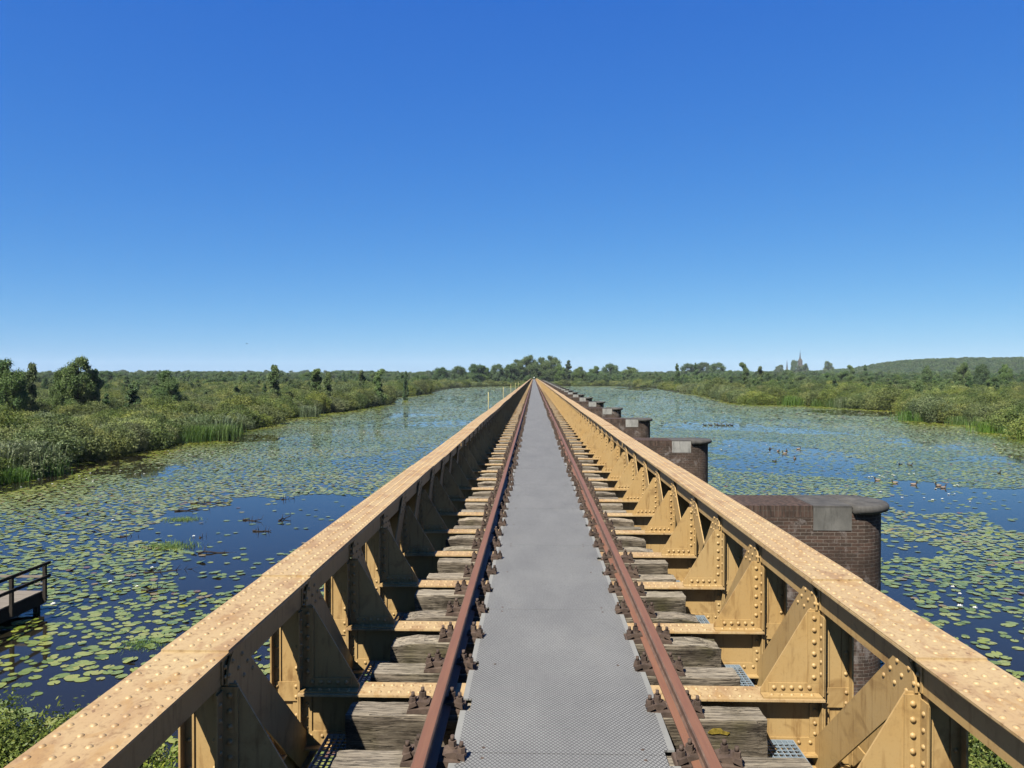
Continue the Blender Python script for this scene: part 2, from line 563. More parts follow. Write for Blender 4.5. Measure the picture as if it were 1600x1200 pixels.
LEFT_SHORE_PX = [(-260, 812), (-120, 776), (0, 752), (60, 742), (100, 725), (160, 715), (220, 704), (270, 692), (344, 682), (365, 674), (400, 668),
                 (437, 655), (483, 648), (533, 643), (570, 637), (605, 630), (612, 621), (659, 616.5), (680, 612.5), (704, 607), (760, 604.2), (800, 603.2)]
RIGHT_SHORE_PX = [(870, 603.2), (960, 603.6), (1022, 607), (1056, 613), (1090, 616), (1120, 621), (1150, 630), (1180, 632), (1250, 632), (1280, 635),
                  (1360, 640), (1418, 643), (1432, 657), (1453, 660), (1510, 661), (1525, 664), (1560, 668), (1575, 677), (1600, 681), (1700, 700), (1850, 728)]
left_shore = [ground(*p) for p in LEFT_SHORE_PX]
right_shore = [ground(*p) for p in RIGHT_SHORE_PX]
outline = left_shore + right_shore + [(420, 40), (2600, 300), (2600, 4200), (-2600, 4200), (-2600, 300), (-420, 30)]
OUT = np.array(outline)
def inside(pts, poly):
    x, y = pts[:, 0], pts[:, 1]
    c = np.zeros(len(pts), bool)
    j = len(poly) - 1
    for i in range(len(poly)):
        xi, yi = poly[i]; xj, yj = poly[j]
        cond = ((yi > y) != (yj > y)) & (x < (xj - xi) * (y - yi) / (yj - yi + 1e-12) + xi)
        c ^= cond
        j = i
    return c
mb = MB().prism([tuple(p) for p in outline], 'z', -0.6, 0.12)
tag(link("marsh_ground", mb.data("marsh_ground", M_GROUND)), kind="structure", label="low marsh ground under the willow thickets")
near_bank = [(-22, -20), (-18, 3), (-13, 9.5), (-8, 12.2), (-4, 13), (5, 13), (9, 12.5), (14, 9), (20, 4), (24, -20)]
mb = MB().prism(near_bank, 'z', -0.5, 0.25)
tag(link("river_bank", mb.data("river_bank", M_GRASSBANK)), kind="structure", label="grassy bank below the near end of the bridge")

# ------------------------------------------------------------------ bridge dimensions
Y0, SPAN, PANEL = 0.5, 15.96, 1.33
NSPAN = 36
Z_CH, Z_CHB = EYE - 1.34, EYE - 1.545
Z_RAIL, Z_BASE, Z_SLEEP, Z_DECK = EYE - 1.97, EYE - 2.11, EYE - 2.14, EYE - 2.11
Z_BEAM, Z_GRATE = EYE - 2.112, EYE - 2.41
Z_BC1, Z_BC0 = EYE - 2.40, EYE - 2.60
Z_PIER = EYE - 2.63
XT = 1.835                              # truss plane
Y_BEAMS = [0.665 + PANEL * k for k in range(12)]   # from the start of a span

def chord_mb(rivets=True, sub=True):
    """Right top chord, along local y 0..SPAN."""
    b = MB()
    L0, L1 = 0.05, SPAN - 0.05
    # cover plates: base, then two shorter ones stepped on top
    plates = [(L0, L1, 0.0, 0.170), (3.23, 12.4, 0.010, 0.168), (4.62, 8.28, 0.020, 0.166), (8.288, 11.0, 0.020, 0.166)]
    zb = Z_CH - 0.03
    b.box(XT - 0.17, XT + 0.17, L0, L1, zb, zb + 0.012, 1)
    for (a0, a1, dz, hw) in plates[1:]:
        b.box(XT - hw, XT + hw, a0, a1, zb + 0.012 + dz - 0.010 + 0.0, zb + 0.012 + dz, 1)
    for s in (-1, 1):                    # side webs
        x0 = XT + s * 0.110
        b.box(min(x0, x0 - s * 0.012), max(x0, x0 - s * 0.012), L0, L1, Z_CHB, zb - 0.001)
    b.box(XT - 0.095, XT + 0.095, L0, L1, zb - 0.012, zb - 0.002)
    if sub:
        for yb in Y_BEAMS:               # splice strips on the inner web
            b.box(XT - 0.118, XT - 0.1105, yb - 0.05, yb - 0.035, Z_CHB + 0.005, zb - 0.004)
    if rivets:
        y = L0 + 0.06
        while y < L1 - 0.04:
            top = zb + 0.012 + (0.020 if 4.62 < y < 11.0 else 0.010 if 3.23 < y < 12.4 else 0.0)
            if min(abs(y - q) for q in (3.23, 4.62, 8.284, 11.0, 12.4)) > 0.03:
                for dx in (-0.134, -0.042, 0.042, 0.134):
                    b.dome((XT + dx, y, top), (0, 0, 1), 0.0145, 0.0075, 8, 1)
            y += 0.086
        for i, yb in enumerate(Y_BEAMS):  # rivets of the node on the inner web
            for dy in (-0.02, 0.04, 0.10):
                for dz in (0.035, 0.085, 0.135):
                    b.dome((XT - 0.1105 - (0.012 if dy > 0 else 0.009), yb + dy, Z_CHB + dz), (-1, 0, 0), 0.013, 0.011, 6)
    return b

def bottom_chord_mb():
    b = MB()
    for s in (-1, 1):
        x0 = XT + s * 0.110
        b.box(min(x0, x0 - s * 0.012), max(x0, x0 - s * 0.012), 0.05, SPAN - 0.05, Z_BC0 + 0.02, Z_BC1)
    b.box(XT - 0.17, XT + 0.17, 0.05, SPAN - 0.05, Z_BC0, Z_BC0 + 0.018)
    return b

def post_mb(rivets=True):
    b = MB()
    x0, x1 = XT - 0.096, XT + 0.096
    b.box(x0, x1, -0.006, 0.006, Z_BC0 + 0.03, Z_CH - 0.045)              # web plate facing along the bridge
    for x in (x0, x1 - 0.055):
        b.box(x, x + 0.055, -0.016, -0.0065, Z_BC0 + 0.03, Z_CH - 0.05)
        b.box(x, x + 0.055, 0.0065, 0.016, Z_BC0 + 0.03, Z_CH - 0.05)
    b.box(x0, x0 + 0.010, -0.07, -0.0165, Z_BC0 + 0.03, Z_CHB - 0.002)
    b.box(x1 - 0.010, x1, -0.07, -0.0165, Z_BC0 + 0.03, Z_CHB - 0.002)
    zb = Z_BEAM - 0.02
    b.box(x0 + 0.011, x1 - 0.011, -0.026, -0.0165, zb - 0.06, zb + 0.07)   # batten
    if rivets:
        for zz in (zb - 0.03, zb + 0.04):
            for x in (x0 + 0.03, x1 - 0.03):
                b.dome((x, -0.026, zz), (0, -1, 0), 0.014, 0.012, 6)
        for zz in (zb + 0.16, zb + 0.30, zb - 0.16, zb - 0.28):
            for x in (x0 + 0.03, x1 - 0.03):
                b.dome((x, -0.016, zz), (0, -1, 0), 0.014, 0.012, 6)
    return b

def diagonal_mb(y_top, y_bot):
    """Flat bars on the inner and outer faces between two posts."""
    b = MB()
    w = 0.115
    p0 = Vector((0, y_top, Z_CHB + 0.055)); p1 = Vector((0, y_bot, Z_BC0 + 0.06))
    d = (p1 - p0).normalized(); n = Vector((0, -d.z, d.y))
    poly = []
    for c, sg in ((p0, -1), (p1, 1)):
        for a in range(-60, 61, 20):
            t = math.radians(a)
            q = c + d * (sg * w * math.cos(t) * 0.75) + n * (w * math.sin(t) * (1 if sg > 0 else -1)) / math.sin(math.radians(60))
            poly.append((q.y, q.z))
    b.prism(poly, 'x', XT - 0.1345, XT - 0.1225)
    b.prism(poly, 'x', XT + 0.1225, XT + 0.1345)
    sg = 1 if y_bot > y_top else -1
    for i in range(4):
        for j in range(3):
            q = p0 + d * (0.10 * i - 0.06) + n * (j - 1) * 0.075
            if q.z < Z_CH - 0.06 and q.z > Z_CHB - 0.05:
                b.dome((XT - 0.1345, q.y, q.z), (-1, 0, 0), 0.014, 0.012, 6)
    return b

X_FOOT, X_IN = 1.345, XT - 0.098
def gusset_mb(rivets=True):
    """Triangular knee plate standing on the cross beam, local y = 0 at the beam centre."""
    b = MB()
    zb = Z_BEAM + 0.001
    zt = Z_CHB - 0.004
    poly = [(X_FOOT, zb), (X_IN, zb), (X_IN, zt), (X_IN - 0.075, zt), (X_FOOT, zb + 0.03)]
    b.prism(poly, 'y', -0.006, 0.006)
    b.box(X_IN - 0.085, X_IN, -0.017, -0.0065, zb + 0.075, zt - 0.012)       # upright angle
    b.box(X_IN - 0.010, X_IN - 0.001, -0.085, -0.0175, zb + 0.012, zt - 0.03)
    b.box(X_FOOT + 0.05, X_IN - 0.001, -0.0165, -0.0068, zb + 0.012, zb + 0.074)  # foot angle
    b.box(X_FOOT - 0.005, X_IN - 0.012, -0.09, -0.0172, zb, zb + 0.011)
    if rivets:
        for k in range(6):
            b.dome((X_IN - 0.045, -0.017, zb + 0.115 + k * (zt - zb - 0.17) / 5), (0, -1, 0), 0.016, 0.014, 8)
        for k in range(5):
            b.dome((X_FOOT + 0.085 + k * 0.058, -0.0165, zb + 0.045), (0, -1, 0), 0.016, 0.014, 8)
            b.dome((X_FOOT + 0.06 + k * 0.065, -0.055, zb + 0.011), (0, 0, 1), 0.014, 0.011, 6)
        for k in range(5):
            b.dome((X_IN - 0.010, -0.052, zb + 0.15 + k * (zt - zb - 0.24) / 4), (-1, 0, 0), 0.014, 0.012, 6)
    return b

def beam_mb(rivets=True):
    b = MB()
    X = XT - 0.10
    b.box(-X, X, -0.110, 0.110, Z_BEAM - 0.014, Z_BEAM, 1)
    b.box(-X, X, -0.006, 0.006, EYE - 2.50, Z_BEAM - 0.0145)
    b.box(-X, X, -0.075, -0.0065, Z_BEAM - 0.026, Z_BEAM - 0.0145)
    b.box(-X, X, -0.075, 0.075, EYE - 2.505, EYE - 2.4935)
    b.box(-X, X, -0.016, -0.0065, EYE - 2.493, EYE - 2.40)
    for s in (-1, 1):
        b.box(s * X if s < 0 else X - 0.07, -X + 0.07 if s < 0 else X, -0.017, -0.0068, EYE - 2.399, Z_BEAM - 0.028)
        b.box(-X if s < 0 else X - 0.01, -X + 0.01 if s < 0 else X, -0.075, -0.0175, EYE - 2.49, Z_BEAM - 0.028)
    if rivets:
        for s in (-1, 1):
            for k in range(6):
                b.dome((s * (X_FOOT - 0.05 + 0.075 * k), -0.016, EYE - 2.43), (0, -1, 0), 0.014, 0.012, 6)
            for zz in (0.10, 0.19, 0.26):
                b.dome((s * (X - 0.035), -0.017, Z_BEAM - zz), (0, -1, 0), 0.014, 0.012, 6)
            for k in range(8):
                for yy in (-0.055, 0.055):
                    b.dome((s * (0.80 + 0.066 * k), yy, Z_BEAM), (0, 0, 1), 0.014, 0.010, 6, 1)
    return b

def stringer_mb():
    b = MB()
    for yb0, yb1 in zip([0.06] + Y_BEAMS, Y_BEAMS + [SPAN - 0.06]):
        b.box(0.745, 0.762, yb0 + 0.008, yb1 - 0.018, EYE - 2.48, EYE - 2.412)
        b.box(0.68, 0.83, yb0 + 0.008, yb1 - 0.018, EYE - 2.412, EYE - 2.401)
    return b

def grating_mb(ya, yb):
    b = MB()
    x0, x1 = 0.98, 1.545
    zt = Z_GRATE
    b.box(x0, x1, ya, ya + 0.008, zt - 0.03, zt + 0.001); b.box(x0, x1, yb - 0.008, yb, zt - 0.03, zt + 0.001)
    b.box(x0 - 0.008, x0, ya, yb, zt - 0.03, zt + 0.001); b.box(x1, x1 + 0.008, ya, yb, zt - 0.03, zt + 0.001)
    n = int((x1 - x0) / 0.036)
    for k in range(1, n):
        x = x0 + k * (x1 - x0) / n
        b.box(x - 0.0025, x + 0.0025, ya + 0.0082, yb - 0.0082, zt - 0.028, zt)
    m = int((yb - ya) / 0.045)
    for k in range(1, m):
        y = ya + k * (yb - ya) / m
        b.box(x0 + 0.0003, x1 - 0.0003, y - 0.003, y + 0.003, zt - 0.007, zt - 0.0012)
    return b

PM = [M_PAINT, M_TOP]
ME = {}
ME['chord_r'] = chord_mb().data("top_chord", PM); ME['chord_l'] = chord_mb().mirrored().data("top_chord", PM)
ME['bc_r'] = bottom_chord_mb().data("bottom_chord", PM); ME['bc_l'] = bottom_chord_mb().mirrored().data("bottom_chord", PM)
ME['post_r'] = post_mb().data("post", PM); ME['post_l'] = post_mb().mirrored().data("post", PM)
ME['gus_r'] = gusset_mb().data("knee_plate", PM); ME['gus_l'] = gusset_mb().mirrored().data("knee_plate", PM)
ME['beam'] = beam_mb().data("cross_beam", PM)
ME['str_r'] = stringer_mb().data("stringer", PM); ME['str_l'] = stringer_mb().mirrored().data("stringer", PM)
dn = diagonal_mb(0.085, PANEL - 0.03); up = diagonal_mb(-0.085, -PANEL + 0.03)
ME['dn_r'] = dn.data("diagonal_bar", PM); ME['dn_l'] = dn.mirrored().data("diagonal_bar", PM)
ME['up_r'] = up.data("diagonal_bar", PM); ME['up_l'] = up.mirrored().data("diagonal_bar", PM)
gr = grating_mb(0.03, PANEL - 0.03)
ME['gr_r'] = gr.data("grating", M_GALV); ME['gr_l'] = gr.mirrored().data("grating", M_GALV)

def build_span():
    root = empty("truss_span", (0, Y0, 0))
    for s in 'rl':
        part("top_chord", ME['chord_' + s], root)
        part("bottom_chord", ME['bc_' + s], root)
        part("stringer", ME['str_' + s], root)
        for k, yb in enumerate(Y_BEAMS):
            part("post", ME['post_' + s], root).location.y = yb
            part("knee_plate", ME['gus_' + s], root).location.y = yb
            if k < 6 and k < 11:
                part("diagonal_bar", ME['dn_' + s], root).location.y = yb
            if k > 5:
                part("diagonal_bar", ME['up_' + s], root).location.y = yb
            part("grating", ME['gr_' + s], root).location.y = yb - (PANEL if k == 0 else PANEL)
    for yb in Y_BEAMS:
        part("cross_beam", ME['beam'], root).location.y = yb
    return root

def span_label(i):
    if i == 0:
        return "nearest riveted ochre truss span, right below the camera"
    if i == 35:
        return "last ochre truss span, landing on the far wooded bank"
    return "ochre truss span resting between the %s and %s brick piers" % (nth(i), nth(i + 1))
NEAR_SPANS = 5
span0 = build_span()
tag(span0, span_label(0), "bridge span", "riveted ochre truss spans of the bridge")
for i in range(1, NEAR_SPANS):
    r = copy_tree(span0, (0, Y0 + SPAN * i, 0))
    r["label"] = span_label(i)

# farther spans are too small to show their parts: one mesh each
far = MB()
def merge(dst, src, dy):
    o = len(dst.v)
    dst.v += [(x, y + dy, z) for x, y, z in src.v]
    dst.f += [tuple(i + o for i in f) for f in src.f]
    dst.m += src.m; dst.s += src.s
fc, fb, fs = chord_mb(False, False), bottom_chord_mb(), stringer_mb()
fp, fg, fbeam = post_mb(False), gusset_mb(False), beam_mb(False)
for q in (fc, fb, fs):
    merge(far, q, 0); merge(far, q.mirrored(), 0)
for k, yb in enumerate(Y_BEAMS):
    for q in (fp, fg):
        merge(far, q, yb); merge(far, q.mirrored(), yb)
    merge(far, fbeam, yb)
    q = dn if k < 6 else up
    merge(far, q, yb); merge(far, q.mirrored(), yb)
far_me = far.data("truss_span", PM)
for i in range(NEAR_SPANS, NSPAN):
    o = link("truss_span", far_me)
    o.location.y = Y0 + SPAN * i
    tag(o, span_label(i), "bridge span", "riveted ochre truss spans of the bridge")

# ------------------------------------------------------------------ rails
END = Y0 + SPAN * NSPAN
def rail_me(xc):
    prof = [(-0.0625, 0), (0.0625, 0), (0.0625, 0.010), (0.02, 0.022), (0.009, 0.035), (0.009, 0.095), (0.034, 0.108), (0.036, 0.132),
            (0.029, 0.140), (-0.029, 0.140), (-0.036, 0.132), (-0.034, 0.108), (-0.009, 0.095), (-0.009, 0.035), (-0.02, 0.022), (-0.0625, 0.010)]
    return MB().prism([(xc + x, Z_BASE + z) for x, z in prof], 'y', -1.5, END).data("steel_rail", M_RAIL)
XR = 0.7535
tag(link("steel_rail", rail_me(-XR)), "rusty steel rail along the walkway with its inner side in deep shadow", "rail", "rusty rails beside the walkway")
tag(link("steel_rail", rail_me(XR)), "rusty steel rail along the walkway with its inner side lit by the sun", "rail", "rusty rails beside the walkway")

# ------------------------------------------------------------------ sleepers with their rail chairs
def sleeper_me(seed, split):
    r = random.Random(seed)
    b = MB()
    nx, L, W, H = 40, 2.64, 0.235, 0.255
    prof = []                            # y, z outline with worn upper corners
    for (y, z) in [(-.5, 0), (-.5, .35), (-.5, .7), (-.5, .9), (-.45, .985), (-.3, 1), (-.1, 1), (.1, 1), (.3, 1), (.45, .985), (.5, .9), (.5, .7), (.5, .35), (.5, 0)]:
        prof.append((y * W, z * H))
    rings = []
    wob = [r.uniform(-0.008, 0.008) for _ in prof]
    for i in range(nx + 1):
        u = i / nx
        x = (u - 0.5) * L
        e = min(u, 1 - u) * L
        sh = 1.0 - 0.05 * max(0.0, 1 - e / 0.05) - 0.06 * max(0.0, 1 - e / 0.22) * r.random() * (1 if u < .5 else 1.2)
        ring = []
        for k, (y, z) in enumerate(prof):
            crack = -0.014 if split and 6 <= k <= 7 and e < 0.8 and r.random() < 0.6 else 0.0
            wear = -0.035 * max(0.0, 1 - e / 0.16) * (1 if 4 <= k <= 9 else 0) * split
            ring.append((x + (r.uniform(-0.004, 0.004) if e < 0.01 else 0), y * sh + wob[k] * 0.5 + r.uniform(-0.002, 0.002),
                         z - H + crack + wear + (r.uniform(-0.003, 0.003) if z > 0 else 0)))
        rings.append(ring)
    n = len(prof)
    vs = [p for q in rings for p in q]
    fs = [(i * n + k, (i + 1) * n + k, (i + 1) * n + k + 1, i * n + k + 1) for i in range(nx) for k in range(n - 1)]
    fs += [tuple(range(n)), tuple(nx * n + k for k in range(n))[::-1]]
    b.add(vs, [f[::-1] for f in fs])
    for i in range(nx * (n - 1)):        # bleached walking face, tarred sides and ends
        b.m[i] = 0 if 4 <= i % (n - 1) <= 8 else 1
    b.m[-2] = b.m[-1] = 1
    return b.data("timber_sleeper", [M_WOOD, M_WOODSIDE])
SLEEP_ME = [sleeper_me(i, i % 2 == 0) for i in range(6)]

def bolt_mb():
    b = MB()
    b.tube((0, 0, 0), (0, 0, 0.012), 0.031, 0.029, 10, smooth=False)
    b.tube((0, 0, 0.012), (0, 0, 0.044), 0.0245, 0.0235, 6, smooth=False)
    b.tube((0, 0, 0.044), (0, 0, 0.072), 0.0125, 0.0115, 8)
    return b
def chair_mb(with_bolts):
    """Cast chair centred under the rail, z = 0 on the timber."""
    b = MB()
    b.prism([(-0.185, 0), (0.185, 0), (0.180, 0.022), (0.075, 0.032), (-0.075, 0.032), (-0.180, 0.022)], 'y', -0.085, 0.085)
    for s in (-1, 1):
        b.prism([(s * 0.066, 0.030), (s * 0.165, 0.022), (s * 0.160, 0.052), (s * 0.105, 0.066), (s * 0.060, 0.058), (s * 0.045, 0.052), (s * 0.066, 0.040)], 'y', -0.050, 0.058)
        b.prism([(s * 0.120, 0.050), (s * 0.172, 0.024), (s * 0.168, 0.058), (s * 0.130, 0.070)], 'y', -0.075, -0.051)
    if with_bolts:
        for (x, y, z) in BOLTS:
            o = len(b.v)
            q = bolt_mb()
            b.add([(vx + x, vy + y, vz + z) for vx, vy, vz in q.v], q.f)
    return b
BOLTS = [(-0.095, 0.015, 0.060), (0.095, 0.015, 0.060), (-0.150, -0.035, 0.048), (0.150, -0.035, 0.048)]
CHAIR_NEAR = chair_mb(False).data("rail_chair", M_IRON)
CHAIR_FAR = chair_mb(True).data("rail_chair", M_IRON)
BOLT_ME = bolt_mb().data("bolt", M_IRON)

sleeper_ys = []
for i in range(NSPAN * 12):
    yb = Y0 + 0.665 + PANEL * i
    sleeper_ys += [yb - 0.90, yb - 0.237]
sleeper_ys = [y for y in sleeper_ys if y > 2.2]
def new_sleeper(me, near):
    o = link("timber_sleeper", me)
    for s in (-1, 1):
        c = part("rail_chair", CHAIR_NEAR if near else CHAIR_FAR, o)
        c.location = (s * XR, 0, 0.001)
        if near:
            for q in BOLTS:
                bo = part("bolt", BOLT_ME, c)
                bo.location = q
                bo.rotation_euler.z = random.uniform(0, 1)
    return o
protos = {}
rs = random.Random(5)
SIDE = ["with pale split grain", "with a dark tarred face", "with rounded worn ends", "with a cracked grey top"]
for n, y in enumerate(sleeper_ys[:300]):
    near = n < 26
    me = SLEEP_ME[rs.randrange(6)]
    key = (near, me.name)
    if key not in protos:
        o = protos[key] = new_sleeper(me, near)
    else:
        o = copy_tree(protos[key])
    dx = rs.uniform(-0.035, 0.05)
    o.location = (dx, y + rs.uniform(-0.01, 0.01), Z_SLEEP)
    o.rotation_euler = (0, 0, rs.uniform(-0.008, 0.008))
    for c in [q for q in o.children] if False else []:
        pass
    if n < 26:
        tag(o, "weathered grey timber sleeper, %s from the near end" % nth(n + 1), "railway sleeper", "timber sleepers under the rails")
    else:
        tag(o, "distant grey timber sleeper under the rails, out past the first brick pier", "railway sleeper", "timber sleepers under the rails")
M_MARK = plain("old_yellow_paint_mark", hexlin("9a8638"), 0.9, 0.1, 0.5, 60)
mk = MB().prism([(0, 0), (0.03, -0.012), (0.09, -0.004), (0.15, -0.02), (0.17, 0.004), (0.12, 0.022), (0.10, 0.05), (0.04, 0.045), (0.01, 0.02)], 'y', -0.003, 0.003).data("paint_mark", M_MARK)
for o in [q for q in ROOT.objects if q.name.startswith("timber_sleeper")]:
    for yy in (4.928, 6.925):
        if abs(o.location.y - yy) < 0.03:
            pmk = part("paint_mark", mk, o)
            pmk.location = (0.95, -0.1195, -0.075); pmk.scale = (0.8, 1, 0.6)
            o["label"] = o["label"] + ", with a yellow paint mark"
b = MB()
for y in sleeper_ys[300:]:
    b.box(-1.32, 1.32, y - 0.115, y + 0.115, Z_SLEEP - 0.25, Z_SLEEP)
    for s in (-1, 1):
        b.box(s * XR - 0.18, s * XR + 0.18, y - 0.08, y + 0.08, Z_SLEEP + 0.001, Z_SLEEP + 0.055, 1)
tag(link("far_sleepers", b.data("far_sleepers", [M_WOOD, M_IRON])), "the timber sleepers farthest along the bridge, merging into one grey band", None, None, "stuff")

# ------------------------------------------------------------------ walkway plates
def deck_me():
    L = 2.66
    ys = []                              # chairs along one plate (plate starts mid-sleeper)
    for y in sleeper_ys:
        if 4.285 + 1e-3 <= y + 0.1 and y - 0.1 <= 4.285 + L:
            ys.append(y - 4.285)
    right = []
    a, c = 0.630, 0.568
    pts = [(a, 0.003)]
    for y in ys:
        y0, y1 = max(0.003, y - 0.089), min(L - 0.003, y + 0.089)
        if y0 <= 0.004:
            pts = [(c, 0.003), (c, y1), (a, y1)]
            continue
        pts += [(a, y0), (c, y0), (c, y1)]
        if y1 < L - 0.004:
            pts.append((a, y1))
    if pts[-1][0] == a:
        pts.append((a, L - 0.003))
    poly = pts + [(-x, y) for x, y in reversed(pts)]
    b = MB().prism(poly, 'z', -0.012, 0.0)
    for s in (-1, 1):                    # fixing screws
        for y in (0.06, L - 0.06, L / 2):
            b.tube((s * 0.45, y, -0.001), (s * 0.45, y, 0.002), 0.011, 0.010, 8, 1)
    return b.data("walkway_plate", [M_DECK, M_IRON])
DM = deck_me()
k = 0
y = 4.285 - 2.66 * 2
while y < END - 2:
    o = link("walkway_plate", DM)
    o.location = (0, y, Z_DECK)
    if 1 <= k <= 8:
        lab = "grey diamond-patterned walkway plate, %s from the near end" % nth(k)
    else:
        lab = "distant grey walkway plate between the rails, well along the bridge" if k else "grey walkway plate directly under the camera"
    tag(o, lab, "walkway plate", "grey walkway plates between the rails")
    y += 2.66; k += 1

# ------------------------------------------------------------------ brick piers
T = 0.695                                # half thickness
PX0, PX1 = -2.45, 6.42                   # straight part, the noses are half round
def capsule(x0, x1, r, seg=16):
    p = []
    for k in range(seg + 1):
        t = -math.pi / 2 + math.pi * k / seg
        p.append((x1 + r * math.cos(t), r * math.sin(t)))
    for k in range(seg + 1):
        t = math.pi / 2 + math.pi * k / seg
        p.append((x0 + r * math.cos(t), r * math.sin(t)))
    return p
def wrap_uv(me, poly, zs_offset=0.0):
    """u = distance round the outline, v = height: real brick courses that follow the round nose."""
    uv = me.uv_layers.new(name="wrap")
    n = len(poly)
    acc = [0.0]
    for i in range(n):
        a, c = poly[i], poly[(i + 1) % n]
        acc.append(acc[-1] + math.hypot(c[0] - a[0], c[1] - a[1]))
    for f in me.polygons:
        if abs(f.normal.z) > 0.5:
            for li in f.loop_indices:
                co = me.vertices[me.loops[li].vertex_index].co
                uv.data[li].uv = (co.x, co.y)
            continue
        lis = list(f.loop_indices)
        idx = [me.loops[li].vertex_index % n for li in lis]
        wrapd = {0, n - 1} <= set(idx)
        for li, i in zip(lis, idx):
            co = me.vertices[me.loops[li].vertex_index].co
            uv.data[li].uv = (acc[n] if (wrapd and i == 0) else acc[i], co.z)
PIER1_BED = []
def pier_parts():
    zs = Z_PIER - 0.235
    shaft = capsule(PX0, PX1, T)
    b = MB().prism(shaft, 'z', -2.5, zs, smooth=False)
    me_shaft = b.data("shaft", M_BRICK)
    # prism may have flipped the outline: recover it from the mesh
    n = len(shaft)
    wrap_uv(me_shaft, [tuple(me_shaft.vertices[i].co[:2]) for i in range(n)])
    rect = [(-1.72, -T), (5.50, -T), (5.50, T), (-1.72, T)]
    b = MB().prism(rect, 'z', zs + 0.002, Z_PIER)
    me_top = b.data("brick_capping", M_SOLDIER)
    wrap_uv(me_top, [tuple(me_top.vertices[i].co[:2]) for i in range(4)])
    for f in me_top.polygons:
        if abs(f.normal.z) > 0.5:
            pass
    stones = []
    b = MB().box(5.51, 6.28, -T - 0.012, T + 0.012, Z_PIER - 0.50, Z_PIER - 0.034)
    b.box(5.505, 6.29, -T - 0.014, T + 0.014, Z_PIER - 0.0335, Z_PIER + 0.004, 1)
    bed = b.data("bed_stone", [M_PALESTONE, M_CAP])
    PIER1_BED.append(b.data("bed_stone", [M_BEDSTONE, M_CAP]))
    b = MB().box(-2.50, -1.73, -T - 0.012, T + 0.012, Z_PIER - 0.50, Z_PIER - 0.002)
    bed2 = b.data("bed_stone", M_BEDSTONE)
    def coping(sgn):
        rings = []
        for (dr, z) in ((0.10, -0.165), (0.135, -0.15), (0.155, -0.10), (0.150, -0.05), (0.12, -0.012), (0.07, 0.0)):
            ring = []
            for k in range(25):
                t = -math.pi / 2 + math.pi * k / 24
                cx = 6.42
                ring.append((cx + (T + dr) * math.cos(t), (T + dr * (0.75 if abs(math.cos(t)) < 0.2 else 1)) * math.sin(t), Z_PIER + z + 0.012))
            ring += [(6.30, T + dr * 0.75, Z_PIER + z + 0.012), (6.30, -T - dr * 0.75, Z_PIER + z + 0.012)]
            rings.append(ring)
        q = MB().loft(rings)
        # drum of brick under it is part of the shaft: fill between shaft top and coping
        if sgn < 0:
            q.v = [(-(x - 6.42) + PX0 , y, z) for x, y, z in q.v]
            q.f = [f[::-1] for f in q.f]
        me = q.data("coping_stone", M_CAP)
        for p in me.polygons:
            if abs(p.normal.x) > 0.99 and len(p.vertices) == 4 and False:
                p.use_smooth = False
        return me
    nose = capsule(6.285, PX1, T - 0.001)
    nose = [p for p in nose if p[0] >= 6.284]
    b = MB().prism(nose, 'z', zs + 0.002, Z_PIER - 0.15)
    drum = b.data("nose_brickwork", M_BRICK)
    wrap_uv(drum, [tuple(drum.vertices[i].co[:2]) for i in range(len(nose))])
    # pale slab on the top behind the capping, as wide as the bed stone
    return me_shaft, me_top, bed, bed2, coping(1), coping(-1), drum
PP = pier_parts()
def pier_label(i):
    return "%s brown brick pier from the camera, with rounded nose and stone coping" % nth(i)
root = empty("brick_pier", (0, Y0 + SPAN, 0))
tag(root, pier_label(1), "bridge pier", "brick piers under the bridge")
for nm, me in zip(("shaft", "brick_capping", "bed_stone", "bed_stone", "coping_stone", "coping_stone", "nose_brickwork"), PP):
    part(nm, me, root)
for i in range(2, NSPAN):
    r = copy_tree(root, (0, Y0 + SPAN * i, 0))
    r["label"] = pier_label(i)
KIDS[root.name][2].data = PIER1_BED[0]   # the nearest pier has the darkest, most stained stone

# ------------------------------------------------------------------ thin marker poles by the left truss
M_POLE = plain("pale_yellow_pole_paint", hexlin("d9c98a"), 0.6, 0.3, 0.1)
pm = MB().tube((0, 0, 0), (0, 0, 1.65), 0.016, 0.014, 8).box(-0.02, 0.075, -0.03, 0.03, 0.30, 0.36).box(-0.02, 0.075, -0.03, 0.03, 0.75, 0.81).data("marker_pole", M_POLE)
for k in range(5):
    o = link("marker_pole", pm)
    o.location = (-2.085, Y0 + SPAN * (k + 2) + 0.05, Z_CH - 0.98)
    tag(o, "thin pale yellow pole standing outside the shaded truss, %s from the camera" % nth(k + 1), "pole", "thin poles along the shaded truss")

